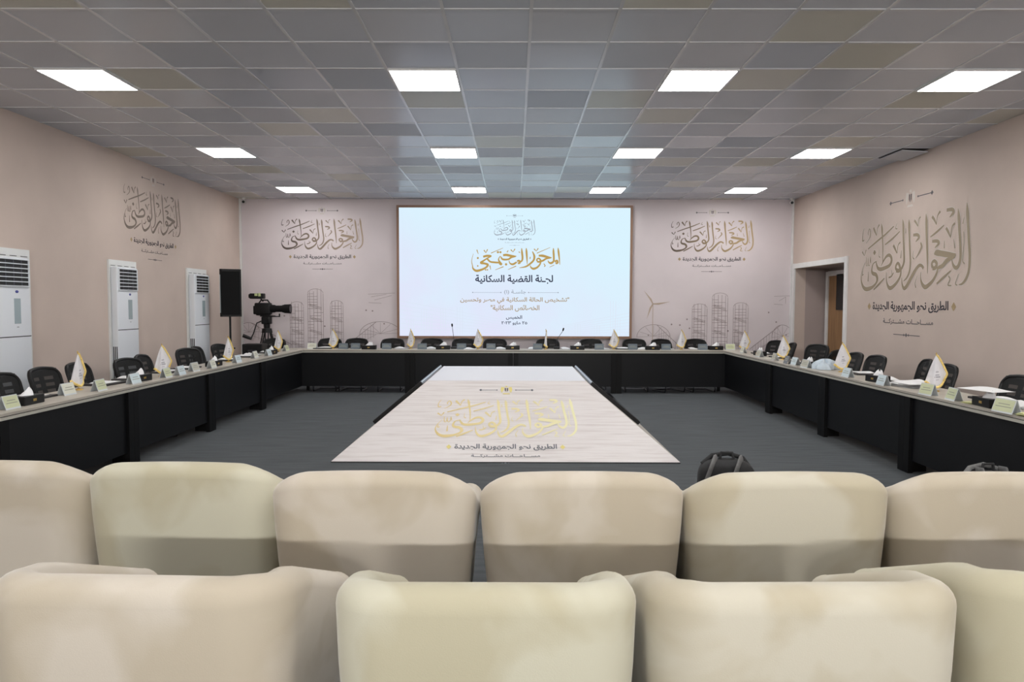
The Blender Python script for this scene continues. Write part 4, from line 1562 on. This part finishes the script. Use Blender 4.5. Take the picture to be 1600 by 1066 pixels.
# ------------------------------------------------------------------ folders, papers
def make_folder():
    t = thing('folder', '', 'folder', (0, 0, TZ), 0, 'charcoal folders with white notes')
    MB().box((0, 0, .009), (.34, .25, .018), bev=.004).build('cover', M['folder'], t)
    mb = MB()
    mb.grid(lambda u, v: Vector((-.12 + .25 * u, -.08 + .17 * v, .021 + .012 * math.sin(u * 3.1) * v)), 8, 5)
    mb.grid(lambda u, v: Vector((.13 - .25 * u, -.08 + .17 * v, .0187 + .012 * math.sin((1 - u) * 3.1) * v)), 8, 5)
    mb.build('notes', M['paper'], t, True)
    return t
fo0 = None
folders = [(-4.12, 5.95, 90, 'nearest on the left tables'), (-4.10, 7.02, 84, 'on the left tables behind the second name plate pair'), (-4.12, 7.52, 95, 'on the left tables just before the second flag'),
           (-4.10, 8.28, 90, 'on the left tables behind the second flag'), (-4.10, 8.75, 92, 'on the third left table beside the edge on plate'), (-4.10, 10.04, 86, 'on the left tables beside the flag under the loudspeaker'),
           (-4.10, 10.75, 92, 'on the left tables past the loudspeaker'), (-4.08, 11.62, 90, 'on the last left table by the far flag'),
           (-3.46, 12.78, 0, 'at the left end of the back tables'), (2.0, 12.80, 0, 'on the back tables at the right edge of the LED wall'),
           (4.08, 11.60, -90, 'far along the right tables by the corner'), (4.08, 10.78, -92, 'on the right tables left of the flag by the corner strip'), (4.06, 9.60, -86, 'on the right tables before the pushed back chair'),
           (4.10, 8.28, -95, 'on the right tables right of the flag before the door frame'), (4.06, 7.28, -90, 'on the right tables behind the tall blue plate'), (4.10, 5.98, -88, 'nearest on the right tables, behind a green plate')]
for x, y, rz, lab in folders:
    lab = 'charcoal folder with notes ' + lab
    if fo0 is None:
        fo0 = make_folder()
        fo0.location = (x, y, TZ)
        fo0.rotation_euler = (0, 0, R(rz))
        fo0['label'] = lab
    else:
        dup(fo0, (x, y, TZ), R(rz), lab)
def sheet(name, label, cat, loc, rz, w, d, m, curl=.012, layers=1, group=None):
    mb = MB()
    rr_ = random.Random(label)
    for q in range(layers):
        a = rr_.uniform(-.18, .18) if q else 0
        ox, oy = (rr_.uniform(-.02, .02), rr_.uniform(-.02, .02)) if q else (0, 0)
        L_ = Matrix.Translation((ox, oy, .006 * q)) @ Matrix.Rotation(a, 4, 'Z')
        mb.grid(lambda u, v: Vector(((u - .5) * w, (v - .5) * d, .003 + curl * (math.sin(u * PI * 1.6) * .5 + .5) * v)), 8, 6, L_)
        mb.grid(lambda u, v: Vector(((.5 - u) * w, (v - .5) * d, .0015 + curl * (math.sin((1 - u) * PI * 1.6) * .5 + .5) * v)), 8, 6, L_)
    o = mb.build(name, m, None, True, loc=loc, rot=(0, 0, rz))
    return tag(o, label, cat, group)
G = 'loose papers on the tables'
for X, lab in ((-2.60, 'before the second back chair'), (-2.05, 'before the third back chair'), (-1.50, 'below the left part of the LED wall'), (-.80, 'left of the middle flag'), (-.22, 'right of the middle flag'),
               (.36, 'left of the furled flag'), (.98, 'beside the right gooseneck microphone'), (1.62, 'below the right part of the LED wall'), (2.36, 'right of the LED wall edge'), (2.80, 'before the turned back chair'), (3.30, 'before the last back chair')):
    sheet('paper_sheet', 'white paper sheets on the back tables ' + lab, 'paper', (X, 12.80 if X != -.8 else 12.62, TZ), random.uniform(-.2, .2), .21, .14, M['paper'], .025, 2, G)
sheet('paper_pile', 'messy pile of white papers on the right tables below the bronze headline', 'paper', (3.94, 6.98, TZ), -1.5, .32, .24, M['paper'], .03, 7, G)
sheet('paper_sheet', 'white sheet lying over the nearest tissue box on the right tables', 'paper', (3.80, 5.66, TZ + .128), -1.35, .34, .22, M['paper'], .012, 1, G)
sheet('paper_sheet', 'white sheets behind the nearest tissue box on the right tables', 'paper', (4.02, 5.62, TZ), -1.62, .30, .16, M['paper'], .03, 3, G)
sheet('paper_pad', 'pale yellow slip of paper left of the nearest tissue box on the right tables', 'paper', (3.76, 5.80, TZ), -1.5, .12, .07, M['paper_yellow'], .006, 2, G)
sheet('paper_pad', 'pale yellow pad at the right frame edge on the nearest right table', 'paper', (3.78, 5.08, TZ), -1.4, .20, .14, M['paper_yellow'], .008, 4, G)
sheet('paper_sheet', 'white sheets at the right frame edge behind the large green plate', 'paper', (4.02, 5.22, TZ), -1.5, .28, .20, M['paper'], .02, 3, G)
sheet('paper_sheet', 'white sheets on the right tables before the tall blue plate', 'paper', (4.0, 7.62, TZ), -1.55, .30, .2, M['paper'], .02, 3, G)
sheet('paper_sheet', 'pale sheet on the right tables between the two sand coloured plates', 'paper', (3.86, 10.65, TZ), -1.5, .26, .16, M['plate_white'], .006, 1, G)
sheet('paper_sheet', 'white notes beside the farthest left tissue box', 'paper', (-4.10, 11.05, TZ), 1.5, .24, .16, M['paper'], .03, 3, G)
# crumpled pale blue bundle
mb = MB()
rr = random.Random(11)
def crumple(u, v):
    a, b_ = u * 2 * PI, v * PI / 2
    r = 1 + .22 * math.sin(3 * a + 1) + .14 * math.sin(7 * a + 4 * v) + .10 * math.sin(11 * a)
    return Vector((.15 * r * math.cos(a) * math.cos(b_) ** .7, .12 * r * math.sin(a) * math.cos(b_) ** .7, .004 + .105 * math.sin(b_) * (1 + .25 * math.sin(5 * a))))
mb.grid(crumple, 40, 10)
tag(mb.build('paper_bundle', M['blue_cloth'], None, True, loc=(3.92, 8.86, TZ)), 'crumpled pale blue bundle on the right tables left of a flag', 'paper')

# ------------------------------------------------------------------ microphones
def make_mic(label, loc, tip):
    t = thing('gooseneck_microphone', label, 'microphone', loc, 0, 'gooseneck microphones')
    MB().box((0, 0, .018), (.11, .13, .036), bev=.010).build('base', M['black'], t, True)
    p = [Vector((0, 0, .03)), Vector((0, 0, .16)), Vector((tip[0] * .45, tip[1] * .45, .03 + (tip[2] - .03) * .62)), Vector((tip[0] * .86, tip[1] * .86, tip[2] - .06))]
    MB().tube(p, .0045, 8).build('neck', M['steel'], t, True)
    d = (Vector(tip) - p[-1]).normalized()
    MB().tube([p[-1], p[-1] + d * .015, Vector(tip) - d * .012, Vector(tip)], [.006, .014, .015, .006], 12).build('head', M['black_soft'], t, True)
    return t
make_mic('gooseneck microphone on the back tables left of the middle flag', (-1.10, 12.80, TZ), (-.035, 0, .46))
make_mic('gooseneck microphone leaning right, beside the furled flag', (.77, 12.82, TZ), (.13, 0, .385))

# ------------------------------------------------------------------ standing air conditioners
def make_ac():
    """front faces +X, y runs along the wall, origin at wall and floor"""
    t = thing('air_conditioner', '', 'air conditioner', (0, 0, 0), 0, 'white standing air conditioners')
    mb = MB()
    mb.box((.012, .30, 1.08), (.024, .66, 2.14))
    mb.build('wall_frame', M['ac_frame'], t)
    MB().box((.0665, .25, 1.03), (.085, .50, 2.05), bev=.014).build('body', M['ac_white'], t, True)
    g = MB().box((.110, .255, 1.895), (.006, .44, .285)).build('grille', M['dark_gap'], t)
    mb = MB()
    for k in range(7):
        z = 1.895 - .1375 + .275 * k / 6
        mb.box((.116, .255, z), (.018, .44, .010))
    for y in (.036, .474):
        mb.box((.116, y, 1.895), (.014, .010, .28))
    mb.build('louvre', M['ac_white'], g)
    mb = MB()
    for y in (.14, .255, .37):
        mb.box((.1135, y, 1.895), (.004, .012, .27))
    mb.build('grille_fins', M['steel'], g)
    mb = MB()
    mb.sphere((.109, .30, 1.70), (.004, .026, .015), 16, 8)
    mb.build('badge', M['logo_blue'], t, True)
    MB().box((.109, .30, 1.50), (.005, .095, .26), bev=.002).build('display', M['ac_display'], t)
    MB().box((.1092, .30, 1.335), (.002, .03, .006)).build('small_mark', M['ink_soft'], t)
    MB().box((.104, .25, 1.235), (.012, .49, .010)).build('seam', M['dark_gap'], t)
    mb = MB()
    for k in range(3):
        mb.box((.043 + .022 * k, .0, .53), (.012, .004, .98))
    mb.build('side_vent', M['dark_gap'], t)
    mb = MB()
    for k in range(4):
        mb.box((.026, .06 + .16 * k, 2.075), (.003, .10, .006))
    mb.build('top_slot', M['dark_gap'], t)
    return t
ac = make_ac()
ac.location = (XL, 9.10, 0)
ac['label'] = 'white standing air conditioner in the middle of the left wall'
dup(ac, (XL, 6.96, 0), 0, 'white standing air conditioner cut by the left frame edge')
dup(ac, (XL, 11.27, 0), 0, 'white standing air conditioner farthest along the left wall, beside the loudspeaker', (1.15, 1.06, 1))

# ------------------------------------------------------------------ loudspeaker on its stand
SPK = Vector((-4.85, 12.0, 0))
st = thing('speaker_stand', 'black pole stand under the loudspeaker in the left back corner', 'speaker stand', SPK)
MB().cyl((0, 0, .25), (0, 0, 1.36), .017, .017, 14).cyl((0, 0, .12), (0, 0, .82), .024, .024, 14).build('pole', M['black'], st, True)
MB().cyl((0, 0, .78), (0, 0, .86), .036, .034, 16).cyl((.03, 0, .82), (.075, 0, .82), .010, .014, 10).build('collar', M['black'], st, True)
for k in range(3):
    a = R(60 + 120 * k)
    MB().tube([(.02 * math.cos(a), .02 * math.sin(a), .62), (.28 * math.cos(a), .28 * math.sin(a), .012)], .012, 8).build('leg', M['black'], st, True)
sp = thing('loudspeaker', 'black loudspeaker on a pole in the left back corner', 'loudspeaker', SPK + Vector((0, 0, 1.362)), R(28))
poly = [(-.17, -.15), (-.14, -.18), (.14, -.18), (.17, -.15), (.15, .02), (.08, .16), (-.08, .16), (-.15, .02)]
MB().prism(poly, 0, .80).build('cabinet', M['black'], sp)
MB().box((0, -.185, .40), (.29, .014, .73), bev=.006).build('grille', M['black_soft'], sp)
mb = MB()
mb.box((-.157, -.152, .385), (.012, .030, .64), rz=R(-45))
mb.build('side_strip', M['tv_silver'], sp)

# ------------------------------------------------------------------ television camera on tripod
TC = Vector((-4.64, 13.18, 0))
tr = thing('camera_tripod', 'black tripod with pan bar carrying the television camera', 'tripod', TC)
for k in range(3):
    a = R(-75 + 120 * k)
    c_, s_ = math.cos(a), math.sin(a)
    mb = MB()
    for q in (-.028, .028):
        ox, oy = -s_ * q, c_ * q
        mb.tube([(.06 * c_ + ox, .06 * s_ + oy, 1.08), (.23 * c_ + ox, .23 * s_ + oy, .40)], .012, 8)
    mb.tube([(.20 * c_, .20 * s_, .52), (.27 * c_, .27 * s_, .012)], .014, 8)
    mb.build('leg', M['black'], tr, True)
mb = MB()
mb.cyl((0, 0, 1.04), (0, 0, 1.12), .10, .085, 18)
mb.cyl((0, 0, 1.12), (0, 0, 1.20), .055, .06, 16)
mb.box((0, 0, 1.27), (.17, .13, .14), bev=.02)
mb.cyl((0, -.10, 1.27), (0, .10, 1.27), .06, .06, 18)
mb.box((.02, 0, 1.352), (.26, .10, .022), bev=.004)
mb.build('fluid_head', M['black'], tr, True)
mb = MB()
mb.tube([(-.08, -.06, 1.26), (-.16, -.08, 1.22), (-.22, -.10, 1.02), (-.27, -.11, .92)], .011, 8)
mb.tube([(-.25, -.11, .93), (-.40, -.13, .99)], [.026, .034], 12)
mb.build('pan_bar', M['black'], tr, True)
vc = thing('television_camera', 'black broadcast camera with long lens pointing right', 'video camera', TC + Vector((0, 0, 1.364)))
mb = MB()
mb.box((-.06, 0, .125), (.30, .13, .22), bev=.025)
mb.box((-.20, 0, .10), (.07, .11, .16), bev=.015)
mb.box((-.06, 0, .012), (.24, .10, .024), bev=.004)
mb.build('body', M['black'], vc, True)
mb = MB()
mb.cyl((.08, 0, .125), (.16, 0, .125), .075, .07, 24)
mb.cyl((.16, 0, .125), (.30, 0, .125), .060, .062, 24)
mb.cyl((.30, 0, .125), (.335, 0, .125), .070, .075, 24)
mb.cyl((.335, 0, .125), (.45, 0, .125), .080, .086, 24)
mb.build('lens', M['black_soft'], vc, True)
MB().cyl((.445, 0, .125), (.4515, 0, .125), .075, .072, 24).build('lens_glass', M['lens_glass'], vc)
mb = MB()
mb.tube([(-.14, 0, .23), (-.10, 0, .285), (.02, 0, .285), (.06, 0, .23)], .014, 8)
mb.build('top_handle', M['black'], vc, True)
mb = MB()
mb.box((-.16, -.02, .36), (.26, .12, .10), bev=.012)
mb.box((-.29, -.02, .36), (.05, .09, .07), bev=.01)
mb.tube([(-.10, -.02, .31), (-.06, 0, .26)], .014, 8)
mb.build('viewfinder', M['black'], vc, True)
mb = MB()
mb.box((-.165, -.082, .385), (.055, .004, .045))
mb.box((-.10, -.082, .385), (.045, .004, .06))
mb.build('tape_label', M['tape'], vc)
MB().box((.16, -.03, -.02), (.20, .02, .018)).box((.25, -.03, .005), (.02, .02, .06)).build('lens_support', M['black'], vc)
cs_ = thing('equipment_case', 'black equipment case standing below the camera tripod', 'case', (-4.43, 11.98, 0), R(2))
MB().box((0, 0, .45), (.34, .28, .90), bev=.015).build('body', M['black'], cs_)
MB().box((0, -.143, .78), (.14, .012, .04), bev=.004).build('latch', M['steel'], cs_)

# ------------------------------------------------------------------ bags on the carpet
def make_bag(label, loc, rz, strap):
    t = thing('backpack', label, 'backpack', loc, rz, 'bags left on the carpet')
    MB().sphere((0, 0, .20), (.215, .13, .20), 28, 18, e=.62).build('body', M['bag_black'], t, True)
    MB().sphere((.02, -.11, .155), (.155, .06, .13), 24, 14, e=.6).build('pocket', M['bag_grey'], t, True)
    for s, x0 in ((-1, -.17), (1, .02)):
        mb = MB()
        mb.tube([(x0, -.10, .08), (x0 - .03, -.16, .20), (x0 + .02, -.15, .33), (x0 + .07, -.07, .415), (x0 + .10, .02, .40)], .030, 10, flat=.28)
        mb.build('strap', M['bag_grey'], t, True)
    MB().tube([(-.18, .03, .35), (-.10, .05, .415), (.02, .06, .432), (.13, .05, .40), (.20, .03, .30)], .018, 10).build('top_piping', M['bag_grey'] if strap else M['bag_black'], t, True)
    MB().tube([(-.05, .0, .40), (-.04, .0, .45), (.04, .0, .45), (.05, .0, .40)], .011, 8).build('handle', M['bag_black'], t, True)
    return t
make_bag('black backpack with grey straps on the carpet right of the podium', (1.63, 5.35, 0), R(-6), False)
make_bag('grey topped backpack on the carpet before the right tables', (3.38, 4.98, 0), R(10), True)

# ------------------------------------------------------------------ corner security cameras
def make_cctv(label, loc, rz):
    t = thing('security_camera', label, 'security camera', loc, rz, 'small security cameras in the back corners')
    MB().cyl((0, 0, 0), (0, 0, -.02), .035, .035, 18).cyl((0, 0, -.02), (0, 0, -.05), .012, .012, 10).build('mount', M['white_trim'], t, True)
    MB().cyl((0, .05, -.065), (0, -.07, -.085), .030, .032, 20).build('housing', M['white_trim'], t, True)
    MB().cyl((0, -.069, -.085), (0, -.073, -.0857), .026, .026, 20).build('lens', M['tv_black'], t)
    return t
make_cctv('small white security camera under the ceiling in the left back corner', (XL + .14, YB - .14, ZC), R(12))
make_cctv('small white security camera under the ceiling in the right back corner', (XR - .10, YB - .14, ZC), R(-12))

bpy.context.view_layer.update()
